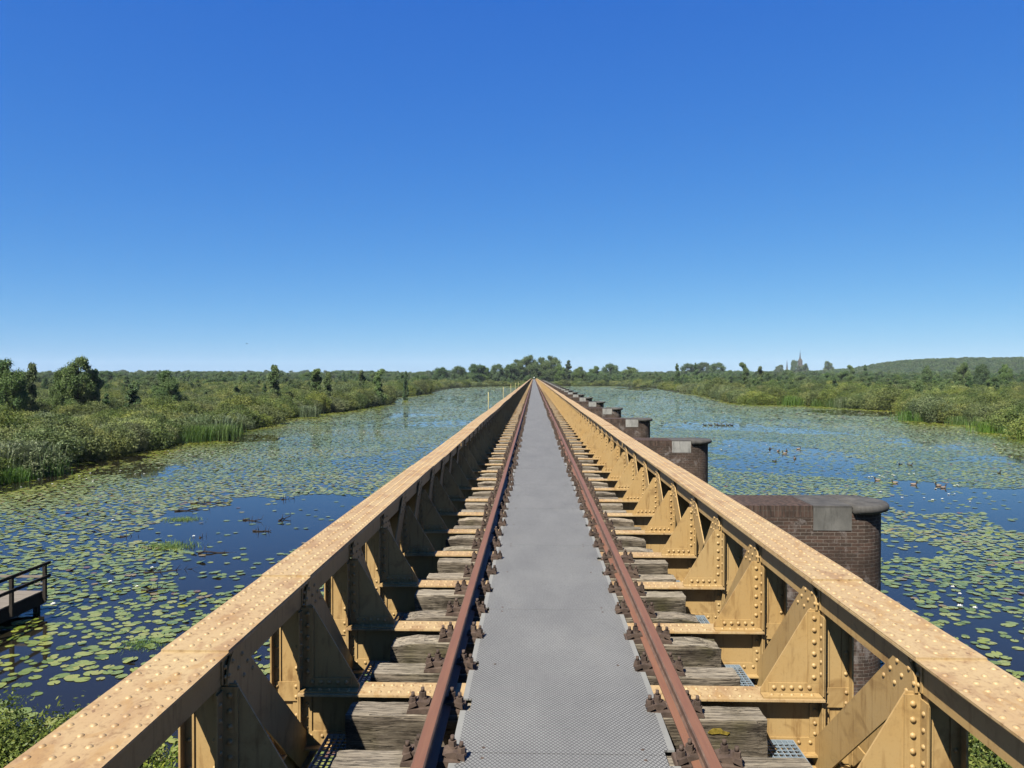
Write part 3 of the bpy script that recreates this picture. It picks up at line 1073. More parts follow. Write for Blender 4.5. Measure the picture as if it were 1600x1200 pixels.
# ------------------------------------------------------------------ lily pads
def poly_px(pts):
    return np.array([ground(*p) for p in pts])
OPEN = [  # stretches of open water seen in the photograph (as outlines on the water), remaining density
    (poly_px([(170, 846), (240, 815), (320, 790), (400, 778), (480, 773), (570, 780), (610, 798), (510, 858), (440, 868), (330, 868), (270, 850)]), 0.03),
    (poly_px([(290, 868), (450, 862), (470, 880), (400, 930), (290, 925), (260, 890)]), 0.12),
    (poly_px([(40, 1075), (120, 1060), (200, 1045), (260, 1000), (330, 990), (260, 1110), (120, 1180), (30, 1120)]), 0.07),
    (poly_px([(165, 735), (200, 722), (270, 725), (290, 735), (230, 745), (170, 748)]), 0.1),
    (poly_px([(-60, 760), (0, 755), (90, 735), (130, 720), (225, 706), (215, 716), (150, 735), (90, 752), (0, 772), (-60, 780)]), 0.08),
    (poly_px([(350, 686), (390, 680), (440, 684), (400, 691), (355, 690)]), 0.1),
    (poly_px([(1380, 760), (1400, 748), (1450, 755), (1500, 765), (1700, 765), (1700, 850), (1600, 840), (1540, 800), (1440, 800), (1400, 790)]), 0.05),
    (poly_px([(1365, 800), (1460, 806), (1500, 812), (1520, 832), (1450, 830), (1400, 822), (1370, 822)]), 0.35),
    (poly_px([(1368, 830), (1420, 838), (1480, 850), (1520, 868), (1450, 870), (1400, 868), (1370, 880)]), 0.12),
    (poly_px([(1365, 900), (1430, 930), (1450, 945), (1400, 945), (1365, 930)]), 0.1),
    (poly_px([(1110, 690), (1150, 686), (1250, 698), (1310, 706), (1350, 720), (1340, 735), (1370, 745), (1370, 752), (1290, 745), (1210, 742), (1120, 735)]), 0.18),
    (poly_px([(1030, 663), (1070, 660), (1160, 662), (1270, 672), (1320, 676), (1330, 680), (1240, 678), (1120, 672), (1040, 670)]), 0.3),
    (poly_px([(1390, 684), (1440, 688), (1500, 698), (1560, 706), (1540, 706), (1450, 700), (1390, 692)]), 0.3),
    (poly_px([(1480, 715), (1600, 712), (1600, 722), (1500, 724)]), 0.3),
    (poly_px([(955, 606), (1000, 605.2), (1024, 608), (1015, 610.5), (985, 610)]), 0.05),
    (poly_px([(1250, 640), (1300, 641), (1420, 645), (1424, 651), (1340, 650), (1260, 645)]), 0.15),
    (poly_px([(590, 648), (640, 645), (680, 648), (640, 652), (600, 653)]), 0.25),
    (poly_px([(650, 660), (760, 655), (800, 660), (700, 668), (640, 666)]), 0.4),
    (poly_px([(520, 720), (640, 700), (700, 690), (660, 730), (560, 750)]), 0.5),
]
DENSE = [
    (poly_px([(-200, 800), (0, 772), (60, 752), (200, 722), (300, 700), (420, 680), (520, 655), (620, 635), (720, 618), (800, 612), (700, 640), (560, 668), (480, 690), (340, 715), (250, 745), (120, 790), (-100, 830)]), 0.93),
    (poly_px([(850, 612), (1020, 613), (1120, 625), (1250, 645), (1420, 655), (1500, 668), (1600, 690), (1700, 720), (1560, 712), (1400, 683), (1250, 660), (1100, 645), (950, 625)]), 0.92),
    (poly_px([(1440, 880), (1500, 860), (1640, 850), (1700, 1000), (1640, 1040), (1560, 990), (1460, 930)]), 0.72),
    (poly_px([(-60, 830), (210, 830), (280, 880), (360, 930), (330, 970), (200, 1000), (60, 960), (-60, 900)]), 0.66),
]
def vnoise(P, cell, seed):
    """Smooth value noise on the plane, vectorised."""
    q = P / cell
    i = np.floor(q).astype(int); f = q - i
    f = f * f * (3 - 2 * f)
    def h(a, c):
        v = np.sin((a * 127.1 + c * 311.7 + seed * 74.7)) * 43758.5453
        return v - np.floor(v)
    return (h(i[:, 0], i[:, 1]) * (1 - f[:, 0]) * (1 - f[:, 1]) + h(i[:, 0] + 1, i[:, 1]) * f[:, 0] * (1 - f[:, 1])
            + h(i[:, 0], i[:, 1] + 1) * (1 - f[:, 0]) * f[:, 1] + h(i[:, 0] + 1, i[:, 1] + 1) * f[:, 0] * f[:, 1])
def density(P):
    d = np.clip(0.74 + (P[:, 1] - 30) / 220, 0.74, 0.97)
    for poly, v in DENSE:
        d[inside(P, poly)] = v
    d = np.maximum(d, np.clip((P[:, 1] - 45) / 60, 0, 0.93))
    nz = 0.4 * vnoise(P, 7.0, 1) + 0.3 * vnoise(P, 2.2, 2) + 0.3 * vnoise(P, 0.9, 3)
    d = np.clip(d + (nz - 0.5) * np.clip(1.9 - P[:, 1] / 45, 0.55, 1.5), 0, 1)
    wob = np.stack([vnoise(P, 2.5, 4) - 0.5, vnoise(P, 2.5, 5) - 0.5], 1) * 3.0
    for poly, v in OPEN:
        d[inside(P + wob * np.clip(P[:, 1:2] / 60, 0.3, 1.5), poly)] = v
    return d
def scatter(d0, d1, step, amax=0.85):
    """Jittered grid in the wedge the camera can see (and a little more) between two distances."""
    xs = np.arange(-d1 * amax, d1 * amax, step)
    ys = np.arange(d0, d1, step)
    X, Y = np.meshgrid(xs, ys)
    P = np.stack([X.ravel(), Y.ravel()], 1)
    P += RNG.uniform(-0.5, 0.5, P.shape) * step
    return P[np.abs(P[:, 0]) < P[:, 1] * amax + 3]
water_pts = []
sizes = []
for d0, d1, step, s0, s1 in ((9, 34, 0.27, 0.10, 0.185), (34, 62, 0.27, 0.11, 0.185), (62, 110, 0.28, 0.115, 0.19), (110, 210, 0.46, 0.2, 0.34), (210, 380, 0.85, 0.36, 0.6), (380, 560, 1.5, 0.65, 1.05)):
    P = scatter(d0, d1, step)
    keep = ~inside(P, OUT) & ~inside(P, np.array(near_bank))
    P = P[keep]
    P = P[RNG.random(len(P)) < density(P) * 0.97]
    # no pads inside a pier
    yy = (P[:, 1] - Y0) % SPAN
    P = P[~(((yy < 0.9) | (yy > SPAN - 0.9)) & (P[:, 0] > -3.3) & (P[:, 0] < 7.3) & (P[:, 1] > 10))]
    water_pts.append(P)
    sizes.append(RNG.uniform(s0, s1, len(P)))
PADS = np.concatenate(water_pts); PR = np.concatenate(sizes)
NSEG = 11
def pad_outline():
    a = np.linspace(0.22, 2 * math.pi - 0.22, NSEG - 1)
    return np.concatenate([[[0.12, 0.0]], np.stack([np.cos(a), np.sin(a)], 1)])
PO = pad_outline()
def pads_array(P, R):
    n = len(P)
    rot = RNG.uniform(0, 2 * math.pi, n)
    c, s = np.cos(rot), np.sin(rot)
    el = RNG.uniform(0.82, 1.0, n)
    lx = PO[None, :, 0] * R[:, None]; ly = PO[None, :, 1] * (R * el)[:, None]
    x = lx * c[:, None] - ly * s[:, None]; y = lx * s[:, None] + ly * c[:, None]
    tx = RNG.normal(0, 0.03, n); ty = RNG.normal(0, 0.03, n)
    z = np.maximum(0.012 + RNG.uniform(0, 0.012, n)[:, None] + x * tx[:, None] + y * ty[:, None], 0.006)
    # a few leaves lift an edge clear of the water
    lift = (RNG.random(n) < 0.10)[:, None] * np.clip(x, 0, None) * RNG.uniform(0.15, 0.5, n)[:, None]
    V = np.stack([x + P[:, 0:1], y + P[:, 1:2], z + lift], 2).reshape(-1, 3)
    return V
tint = np.clip(0.45 * vnoise(PADS, 9.0, 9) + RNG.uniform(0, 0.55, len(PADS)), 0, 0.9)
odd = RNG.random(len(PADS))
tint[odd > 0.965] = 0.95
tint[odd > 0.985] = 1.0
# the 300 that show largest become objects of their own
vis = []
order = np.argsort(PADS[:, 1] - PR * 8)
for i in order:
    X, Y = PADS[i]
    px, py = to_px(X, Y, 0)
    if not (0 < px < 1600 and py < 1198):
        continue
    dy = py - 588
    if 834 - 1.42 * dy - 6 < px < 834 + 1.68 * dy + 6:
        continue                         # behind the bridge
    vis.append(i)
    if len(vis) == 300:
        break
PAD_ME = []
for q in range(10):
    tt = (0.15, 0.3, 0.42, 0.5, 0.6, 0.68, 0.75, 0.82, 0.95, 0.35)[q]
    V = pads_array(np.zeros((1, 2)), np.array([1.0]))
    V[:, 2] = 0.02 + (V[:, 2] - V[:, 2].min()) * 0.15
    PAD_ME.append(quads_mesh("lily_pad", V, M_PAD, NSEG, {"tint": np.full(NSEG, tt)}))
for i in vis:
    o = link("lily_pad", PAD_ME[9 if odd[i] > 0.97 else int(RNG.integers(0, 8))])
    o.location = (PADS[i, 0], PADS[i, 1], 0.0)
    o.scale = (PR[i], PR[i], 0.5)
    o.rotation_euler.z = RNG.uniform(0, 6.28)
    tag(o, "flat green lily pad floating on the dark water close to the bridge", "lily pad", "nearest lily pads on the water")
rest = np.setdiff1d(np.arange(len(PADS)), np.array(vis))
V = pads_array(PADS[rest], PR[rest])
tag(link("lily_pads", quads_mesh("lily_pads", V, M_PAD, NSEG, {"tint": np.repeat(tint[rest], NSEG)})),
    "floating carpet of countless farther lily pads", None, None, "stuff")

# white water lily blossoms
M_PETAL = plain("white_petals", (0.5, 0.5, 0.46, 1), 0.5, 0.3, 0.05)
M_STAMEN = plain("yellow_stamens", hexlin("c9a52c"), 0.6, 0.3, 0.1)
b = MB()
for ring, (n, r0, h) in enumerate(((7, 0.075, 0.03), (6, 0.055, 0.055))):
    for k in range(n):
        t = 2 * math.pi * (k + 0.5 * ring) / n
        u = Vector((math.cos(t), math.sin(t), 0)); w = Vector((-math.sin(t), math.cos(t), 0))
        b.add([Vector((0, 0, 0.01)), u * r0 * 0.55 + w * 0.022 + Vector((0, 0, h * 0.5)), u * r0 + Vector((0, 0, h)), u * r0 * 0.55 - w * 0.022 + Vector((0, 0, h * 0.5))], [(0, 1, 2, 3)], 0)
b.dome((0, 0, 0.012), (0, 0, 1), 0.018, 0.02, 6, 1)
fl_me = b.data("lily_blossom", [M_PETAL, M_STAMEN])
cand = []
for px, py, n, sx, sy in ((1400, 740, 10, 60, 8), (1440, 772, 12, 90, 14), (1250, 655, 16, 200, 12), (1450, 655, 16, 120, 10), (1130, 640, 10, 120, 6), (1520, 690, 10, 90, 20),
                          (130, 740, 10, 120, 12), (90, 755, 6, 60, 10), (300, 705, 12, 90, 12), (480, 690, 12, 90, 16), (600, 670, 10, 80, 10), (260, 860, 3, 120, 60), (1480, 930, 4, 70, 40), (180, 930, 3, 100, 40), (1200, 700, 5, 90, 12)):
    for _ in range(n):
        cand.append((px + RNG.uniform(-1, 1) * sx, py + RNG.uniform(-1, 1) * sy))
for p in cand:
    X, Y = ground(*p)
    if inside(np.array([[X, Y]]), OUT)[0]:
        continue
    o = link("lily_blossom", fl_me)
    o.location = (X, Y, 0.02)
    s = RNG.uniform(0.8, 1.25) * (1.0 + max(0, Y - 60) / 200)
    o.scale = (s, s, s)
    o.rotation_euler.z = RNG.uniform(0, 6)
    tag(o, "small white water lily blossom open among the floating pads", "water lily", "white water lily blossoms")

# ------------------------------------------------------------------ foliage builders
def unit(n):
    v = RNG.normal(size=(n, 3))
    return v / np.linalg.norm(v, axis=1, keepdims=True)
def leaves(P, N, length, width, jitter=0.8, droop=0.0):
    """Diamond leaves at P that lie roughly across N."""
    n = len(P)
    nn = N + RNG.normal(size=(n, 3)) * jitter
    nn /= np.linalg.norm(nn, axis=1, keepdims=True)
    t = np.cross(nn, RNG.normal(size=(n, 3)))
    t /= np.linalg.norm(t, axis=1, keepdims=True) + 1e-9
    t[:, 2] -= droop
    bt = np.cross(nn, t)
    L = (length * RNG.uniform(0.6, 1.3, n))[:, None]; W = (width * RNG.uniform(0.6, 1.3, n))[:, None]
    V = np.stack([P - t * L, P + bt * W - t * L * 0.1, P + t * L, P - bt * W - t * L * 0.1], 1)
    return V.reshape(-1, 3)
def lobes_cloud(lobes, n, shell=(0.62, 1.06)):
    """Points through the outer part of a set of ellipsoid lobes (c, r): more on the big ones, none deep inside a neighbour."""
    C = np.array([l[0] for l in lobes]); R = np.array([l[1] for l in lobes])
    w = R[:, 0] * R[:, 2]; w = w / w.sum()
    k = RNG.choice(len(lobes), n, p=w)
    u = unit(n)
    rr = RNG.uniform(shell[0], shell[1], n) ** 0.8
    # lumpy surface
    rr *= 1 + 0.16 * np.sin(u[:, 0] * 7 + k) * np.sin(u[:, 1] * 6 + k * 2) + 0.12 * np.sin(u[:, 2] * 9 + k * 3)
    P = C[k] + u * rr[:, None] * R[k]
    keep = np.ones(n, bool)
    for j in range(len(lobes)):
        q = np.linalg.norm((P - C[j]) / R[j], axis=1)
        keep &= ~((q < 0.55) & (k != j))
    return P[keep], u[keep], k[keep]
def bush_me(name, mat, h, r, nl, n, leaf=0.085, slim=0.45, seed=0):
    rg = random.Random(seed)
    lobes = []
    for i in range(nl):
        a = i * 2.4 + rg.uniform(-.5, .5); d = r * math.sqrt((i + 0.3) / nl) * 0.95
        rad = r * rg.uniform(0.30, 0.52)
        top = h * (1 - 0.5 * (d / r) ** 2) * rg.uniform(0.72, 1.0)
        zz = max(rad * 0.6, top - rad * 0.9)
        lobes.append(((d * math.cos(a), d * math.sin(a), zz), (rad, rad, rad * 0.9)))
        if zz > rad * 1.0:
            lobes.append(((d * math.cos(a) * 0.9, d * math.sin(a) * 0.9, zz * 0.5), (rad * 0.8, rad * 0.8, zz * 0.55)))
    P, U, k = lobes_cloud(lobes, n, (0.74, 1.05))
    ok = P[:, 2] > 0.02
    P, U, k = P[ok], U[ok], k[ok]
    lt = RNG.uniform(0.08, 0.85, len(lobes))
    tn = np.clip(lt[k] + RNG.normal(0, 0.17, len(P)), 0, 1)
    V = leaves(P, U * 0.8 + np.array([0, 0, 0.35]), leaf, leaf * slim, 0.75)
    # sprigs that break the outline
    m = n // 12
    i = RNG.choice(len(P), m)
    V2 = leaves(P[i] + U[i] * RNG.uniform(0.05, 0.35, m)[:, None] + np.array([0, 0, 0.06]), RNG.normal(size=(m, 3)), leaf * 1.2, leaf * slim * 0.8, 1.0)
    V = np.concatenate([V, V2]); tn = np.concatenate([np.repeat(tn, 4), np.repeat(np.clip(tn[i] + 0.1, 0, 1), 4)])
    return quads_mesh(name, V, mat, 4, {"tint": tn})
def stems_mb(h, r, n, seed, rad=0.03):
    rg = random.Random(seed)
    b = MB()
    for i in range(n):
        a = rg.uniform(0, 6.28); t = rg.uniform(0.3, 0.8) * r
        p0 = Vector((math.cos(a) * 0.15, math.sin(a) * 0.15, -0.2)); p1 = Vector((math.cos(a) * t, math.sin(a) * t, h * rg.uniform(0.5, 0.8)))
        mid = p0.lerp(p1, 0.5) + Vector((0, 0, h * 0.1))
        b.tube(p0, mid, rad, rad * 0.7, 5, cap=False); b.tube(mid, p1, rad * 0.7, rad * 0.25, 5, cap=False)
    return b
def reed_me(name, mat, n, r, h, width=0.028, plume=False, lean=0.3):
    P = RNG.normal(size=(n, 2)) * r * 0.5
    hh = h * RNG.uniform(0.55, 1.05, n)
    a = RNG.uniform(0, 6.28, n)
    dirv = np.stack([np.cos(a), np.sin(a)], 1)
    ln = RNG.uniform(0.05, lean, n) * hh
    w = width * RNG.uniform(0.6, 1.3, n)
    side = np.stack([-dirv[:, 1], dirv[:, 0]], 1) * w[:, None]
    out = []
    lev = [(0.0, 0.0, 1.0), (0.5, 0.18, 1.0), (0.82, 0.55, 0.75), (1.0, 1.0, 0.1)]
    pts = []
    for (f, g, ww) in lev:
        c = np.concatenate([P + dirv * (ln * g)[:, None], (hh * (f if f < 1 else 0.97))[:, None]], 1)
        s = np.concatenate([side * ww, np.zeros((n, 1))], 1)
        pts.append((c - s, c + s))
    for q in range(3):
        out.append(np.stack([pts[q][0], pts[q][1], pts[q + 1][1], pts[q + 1][0]], 1).reshape(-1, 3))
    tn = np.repeat(np.clip(RNG.uniform(0.1, 0.9, n), 0, 1), 4)
    tn = np.concatenate([tn] * 3)
    V = np.concatenate(out)
    if plume:
        m = n // 4
        i = RNG.choice(n, m)
        c = pts[3][0][i]
        V2 = leaves(c, RNG.normal(size=(m, 3)), 0.12, 0.035, 1.0)
        V = np.concatenate([V, V2]); tn = np.concatenate([tn, np.full(m * 4, 1.0)])
    return quads_mesh(name, V, mat, 4, {"tint": tn})

BUSH = [("olive", bush_me("willow_bush", M_WILLOW, 3.7, 2.4, 11, 22000, seed=1)),
        ("yellow-green", bush_me("willow_bush", M_WILLOW, 3.0, 2.6, 13, 22000, seed=2)),
        ("grey-green", bush_me("willow_bush", M_GREY_WILLOW, 3.4, 2.2, 10, 20000, seed=3)),
        ("olive", bush_me("willow_bush", M_WILLOW, 4.5, 2.3, 11, 22000, seed=4)),
        ("grey-green", bush_me("willow_bush", M_GREY_WILLOW, 2.6, 2.4, 10, 20000, seed=5))]
BUSH_STEM = [stems_mb(2.6, 1.8, 9, i).data("stems", M_BARK) for i in range(2)]
REED = [("bright green", reed_me("reed_clump", M_REED, 700, 1.6, 1.9, 0.02, False, 0.4)),
        ("bluish grey", reed_me("reed_clump", M_GREYREED, 700, 1.7, 2.6, 0.022, True, 0.5)),
        ("bright green", reed_me("reed_clump", M_REED, 700, 1.9, 1.5, 0.02, False, 0.5))]

# trees -----------------------------------------------------------------
def tree_trunk(h, r, crown_base, seed, limbs=7, spread=1.0):
    rg = random.Random(seed)
    b = MB()
    p = Vector((0, 0, -0.3)); rr = r
    tips = []
    n = 6
    for i in range(n):
        q = Vector((rg.uniform(-.12, .12) * i * 0.3, rg.uniform(-.12, .12) * i * 0.3, (i + 1) / n * h * 0.92))
        b.tube(p, q, rr, rr * 0.8, 7, cap=False)
        p, rr = q, rr * 0.8
        tips.append(p)
    for i in range(limbs):
        z = rg.uniform(crown_base, 0.85) * h
        a = rg.uniform(0, 6.28)
        L = spread * (1 - z / h * 0.5) * rg.uniform(0.7, 1.1)
        s = Vector((0, 0, z)); e = s + Vector((math.cos(a) * L, math.sin(a) * L, L * rg.uniform(0.3, 0.8)))
        m = s.lerp(e, 0.5) + Vector((0, 0, -0.08 * L))
        b.tube(s, m, r * 0.35, r * 0.22, 5, cap=False); b.tube(m, e, r * 0.22, r * 0.07, 5, cap=False)
        for w in range(2):
            e2 = m + Vector((rg.uniform(-.5, .5) * L, rg.uniform(-.5, .5) * L, rg.uniform(0.1, .5) * L))
            b.tube(m, e2, r * 0.13, r * 0.04, 4, cap=False)
    return b
def crown_me(name, mat, h, w, base, n, leaf, shape, seed):
    """Crown of many leaf clumps between BASE*h and h; shape: round, tall, layered or ragged."""
    rg = random.Random(seed)
    lobes = []
    nl = {'round': 40, 'tall': 26, 'layered': 30, 'ragged': 26}[shape]
    for i in range(nl):
        f = (i + rg.random()) / nl
        z = (base + (1 - base) * f) * h
        if shape == 'round':
            prof = math.sqrt(max(0.05, 1 - (2 * f - 0.85) ** 2 / 1.35))
        elif shape == 'tall':
            prof = 0.95 * (1 - f) ** 0.45 * (0.8 + 0.2 * rg.random())
        elif shape == 'layered':
            prof = 1.0 - 0.8 * f
        else:
            prof = 0.35 + 0.65 * rg.random() * (1 - 0.4 * f)
        a = rg.uniform(0, 6.28); d = w * prof * (0.25 + 0.6 * math.sqrt(rg.random()))
        rad = w * rg.uniform(0.16, 0.34) * (0.65 + 0.5 * prof)
        lobes.append(((d * math.cos(a), d * math.sin(a), min(z, h - rad * 0.5)), (rad, rad, rad * (0.55 if shape == 'layered' else 0.8))))
    P, U, k = lobes_cloud(lobes, n, (0.35, 1.12))
    P = P + RNG.normal(0, 0.055 * w, P.shape)
    lt = RNG.uniform(0.22, 0.68, len(lobes))
    tn = np.clip(lt[k] + RNG.normal(0, 0.18, len(P)), 0, 1)
    V = leaves(P, U * 0.7 + np.array([0, 0, 0.4]), leaf, leaf * 0.6, 0.8)
    return quads_mesh(name, V, mat, 4, {"tint": np.repeat(tn, 4)})
TREE = {}
def tree_kind(key, mat, h, w, base, n, leaf, shape, seed, trunk_r):
    TREE[key] = (crown_me("crown", mat, h, w, base, n, leaf, shape, seed), tree_trunk(h, trunk_r, max(base, 0.2), seed, 8, w).data("trunk", M_BARK), h)
tree_kind('broad', M_TREE, 10.0, 4.0, 0.10, 30000, 0.15, 'round', 21, 0.22)
tree_kind('broad2', M_TREE, 10.0, 3.5, 0.12, 28000, 0.15, 'round', 22, 0.20)
tree_kind('tall', M_PINE, 10.0, 2.0, 0.02, 12000, 0.20, 'tall', 23, 0.18)
tree_kind('ragged', M_TREE, 10.0, 2.6, 0.04, 9000, 0.20, 'ragged', 24, 0.13)
tree_kind('layered', M_PINE, 10.0, 2.6, 0.02, 11000, 0.20, 'layered', 25, 0.16)
tree_kind('dark', M_PINE, 10.0, 4.4, 0.06, 22000, 0.19, 'round', 26, 0.22)

def place_tree(key, x, y, h, label, group, name="tree", wscale=1.0, z=0.1):
    crown, trunk, h0 = TREE[key]
    r = empty(name, (x, y, z), RNG.uniform(0, 6.28))
    s = h / h0
    r.scale = (s * wscale, s * wscale, s)
    part("crown", crown, r); part("trunk", trunk, r)
    tag(r, label, "tree", group)
    return r

# ------------------------------------------------------------------ vegetation on the banks
def bush_obj(kind, x, y, rz, s, sz, label, group):
    nm, me = BUSH[kind]
    o = link("willow_bush", me)
    o.location = (x, y, 0.05); o.rotation_euler.z = rz; o.scale = (s, s, sz)
    st = part("stems", BUSH_STEM[kind % 2], o)
    tag(o, label, "bush", group)
    return o
def along(shore, step, i0=0):
    """Points every STEP metres (grows with distance) along a shore line, set back onto the land."""
    out = []
    acc = 0.0
    for (a, c) in zip(shore[:-1], shore[1:]):
        L = math.hypot(c[0] - a[0], c[1] - a[1])
        t = acc
        while t < L:
            out.append((a[0] + (c[0] - a[0]) * t / L, a[1] + (c[1] - a[1]) * t / L, (c[0] - a[0]) / L, (c[1] - a[1]) / L))
            st = step * max(1.0, out[-1][1] / 110)
            t += st
        acc = t - L
    return out
taken = []
cnt = 0
for (x, y, tx, ty) in along(left_shore, 3.0):
    if y > 330: break
    cnt += 1
    ox, oy = -ty, tx                      # land lies to the left of the walk
    back = RNG.uniform(0.9, 1.9)
    s = RNG.uniform(0.8, 1.25) * (1 + max(0, y - 120) / 500)
    bush_obj(int(RNG.integers(0, 5)), x + ox * back, y + oy * back, RNG.uniform(0, 6.28), s, s * RNG.uniform(0.85, 1.05),
             "%s bush at the water's edge along the bank beside the shaded truss" % nth(cnt) if cnt < 50 else "small far bush at the water's edge beside the shaded truss", "waterside bushes left of the bridge")
cnt = 0
for (x, y, tx, ty) in along(right_shore[::-1], 3.2):
    if y > 330: break
    if y < 60: continue
    cnt += 1
    ox, oy = ty, -tx
    back = RNG.uniform(0.9, 1.9)
    s = RNG.uniform(1.0, 1.45) * (1 + max(0, y - 120) / 450)
    bush_obj(int(RNG.integers(0, 5)), x + ox * back, y + oy * back, RNG.uniform(0, 6.28), s, s * RNG.uniform(0.8, 1.0),
             "%s bush at the water's edge along the bank beyond the pier noses" % nth(cnt) if cnt < 50 else "small far bush at the water's edge beyond the pier noses", "waterside bushes right of the bridge")

# reeds standing in the water
reed_n = 0
def reed_obj(kind, px, py, s, n=1, spread=1.2, where=""):
    global reed_n
    for _ in range(n):
        x, y = ground(px, py)
        x += RNG.normal() * spread; y += RNG.normal() * spread * 0.7
        nm, me = REED[kind]
        o = link("reed_clump", me)
        o.location = (x, y, -0.1); o.rotation_euler.z = RNG.uniform(0, 6.28); o.scale = (s, s, s * RNG.uniform(0.85, 1.15))
        tag(o, "%s reeds %s" % (nm, where), "reeds", "reed clumps " + where)
for px, py, k, s, n in ((-30, 750, 1, 1.0, 2), (10, 746, 1, 1.0, 3), (45, 742, 1, 0.9, 2), (75, 741, 0, 0.8, 2), (30, 750, 0, 0.7, 2)):
    reed_obj(k, px, py, s, n, 1.0, "in the corner of the bank nearest the jetty")
for px, py, k, s, n in ((280, 692, 0, 0.85, 2), (300, 690, 0, 0.95, 3), (325, 687, 0, 0.95, 3), (345, 683, 0, 0.9, 2), (318, 682, 1, 0.95, 2), (355, 676, 1, 0.9, 2), (465, 652, 1, 0.9, 2)):
    reed_obj(k, px, py, s, n, 1.2, "between the waterside bushes beside the shaded truss")
for px, py, k, s, n in ((1275, 634, 0, 1.6, 4), (1300, 635, 0, 1.6, 4), (1325, 637, 0, 1.5, 3), (1345, 638, 1, 1.1, 2)):
    reed_obj(k, px, py, s * 0.85, n, 3.0, "in the bay beyond the pier noses")
for px, py, k, s, n in ((1440, 658, 2, 1.15, 3), (1525, 664, 2, 1.1, 2), (1548, 666, 0, 0.85, 3), (1580, 676, 2, 1.1, 3), (1597, 679, 2, 1.1, 2), (1615, 681, 0, 0.8, 2), (1595, 673, 1, 0.8, 1), (1645, 690, 0, 0.9, 2)):
    reed_obj(k, px, py, s, n, 1.3, "at the edge of the open lake facing the first pier")

# thicket behind: nearest bushes as objects, the rest as one instanced mass
def land_scatter(d0, d1, step, amax=0.86):
    P = scatter(d0, d1, step, amax)
    return P[inside(P, OUT)]
P1 = land_scatter(52, 230, 3.5)
# keep the shore row clear
def near_shore(P, dist):
    k = np.zeros(len(P), bool)
    for sh in (left_shore, right_shore):
        S = np.array([(a[0] + (c[0] - a[0]) * t, a[1] + (c[1] - a[1]) * t) for a, c in zip(sh[:-1], sh[1:]) for t in np.linspace(0, 1, 24)])
        for i in range(0, len(P), 4000):
            Q = P[i:i + 4000]
            d2 = ((Q[:, None, :] - S[None, :, :]) ** 2).sum(2).min(1)
            k[i:i + 4000] |= d2 < dist * dist
    return k
P1 = P1[~near_shore(P1, 3.0)]
d_cam = np.hypot(P1[:, 0], P1[:, 1])
order = np.argsort(d_cam)
P1 = P1[order]
ind = 0
used = np.zeros(len(P1), bool)
for i, (x, y) in enumerate(P1):
    px, py = to_px(x, y, 2)
    if not (-20 < px < 1620):
        continue
    s = RNG.uniform(0.8, 1.25)
    side = "shaded truss" if x < 0 else "pier noses"
    kd = int(RNG.integers(0, 5))
    bush_obj(kd, x, y, RNG.uniform(0, 6.28), s, s * RNG.uniform(0.8, 1.05),
             "%s willow bush inside the thicket on the bank across from the %s" % (BUSH[kd][0], side), "willow thicket bushes across from the " + side)
    used[i] = True
    ind += 1
    if ind >= 110:
        break
P1 = P1[~used]
P2 = land_scatter(230, 760, 5.6)
P2 = P2[~near_shore(P2, 5.0)]

def proto_collection(name, pairs):
    c = bpy.data.collections.new(name)
    for i, (nm, me) in enumerate(pairs):
        o = bpy.data.objects.new("%s_%02d" % (nm, i), me)
        c.objects.link(o)
    return c
def instancer(name, coll, P, Z, S, SZ, idx, label):
    """One object that draws a copy of a plant at each of its points."""
    me = bpy.data.meshes.new(name)
    me.vertices.add(len(P))
    co = np.concatenate([P, np.asarray(Z).reshape(-1, 1)], 1).astype(np.float32)
    me.vertices.foreach_set("co", co.ravel())
    for k, arr, ty in (("scl", np.stack([S, S, SZ], 1), 'FLOAT_VECTOR'), ("rot", np.stack([np.zeros(len(P)), np.zeros(len(P)), RNG.uniform(0, 6.28, len(P))], 1), 'FLOAT_VECTOR'), ("pick", idx, 'INT')):
        a = me.attributes.new(k, ty, 'POINT')
        if ty == 'INT':
            a.data.foreach_set("value", np.asarray(arr, dtype=np.int32))
        else:
            a.data.foreach_set("vector", np.asarray(arr, dtype=np.float32).ravel())
    o = link(name, me)
    ng = bpy.data.node_groups.new(name, 'GeometryNodeTree')
    ng.interface.new_socket("Geometry", in_out='INPUT', socket_type='NodeSocketGeometry')
    ng.interface.new_socket("Geometry", in_out='OUTPUT', socket_type='NodeSocketGeometry')
    n, l = ng.nodes, ng.links
    gi, go = n.new("NodeGroupInput"), n.new("NodeGroupOutput")
    ci = n.new("GeometryNodeCollectionInfo")
    ci.inputs["Collection"].default_value = coll
    ci.inputs["Separate Children"].default_value = True
    ci.inputs["Reset Children"].default_value = True
    ip = n.new("GeometryNodeInstanceOnPoints")
    ip.inputs["Pick Instance"].default_value = True
    def na(nm, dt):
        q = n.new("GeometryNodeInputNamedAttribute")
        q.data_type = dt
        q.inputs["Name"].default_value = nm
        return q.outputs["Attribute"]
    l.new(gi.outputs[0], ip.inputs["Points"])
    l.new(ci.outputs[0], ip.inputs["Instance"])
    l.new(na("pick", 'INT'), ip.inputs["Instance Index"])
    e2r = n.new("FunctionNodeEulerToRotation")
    l.new(na("rot", 'FLOAT_VECTOR'), e2r.inputs[0])
    l.new(e2r.outputs[0], ip.inputs["Rotation"])
    l.new(na("scl", 'FLOAT_VECTOR'), ip.inputs["Scale"])
    l.new(ip.outputs[0], go.inputs[0])
    m = o.modifiers.new("plants", 'NODES')
    m.node_group = ng
    tag(o, label, None, None, "stuff")
    return o
BC = proto_collection("thicket_plants", [("bush", BUSH[i][1]) for i in range(5)])
WOOD_KEYS = ['broad', 'broad2', 'dark', 'layered', 'ragged', 'tall']
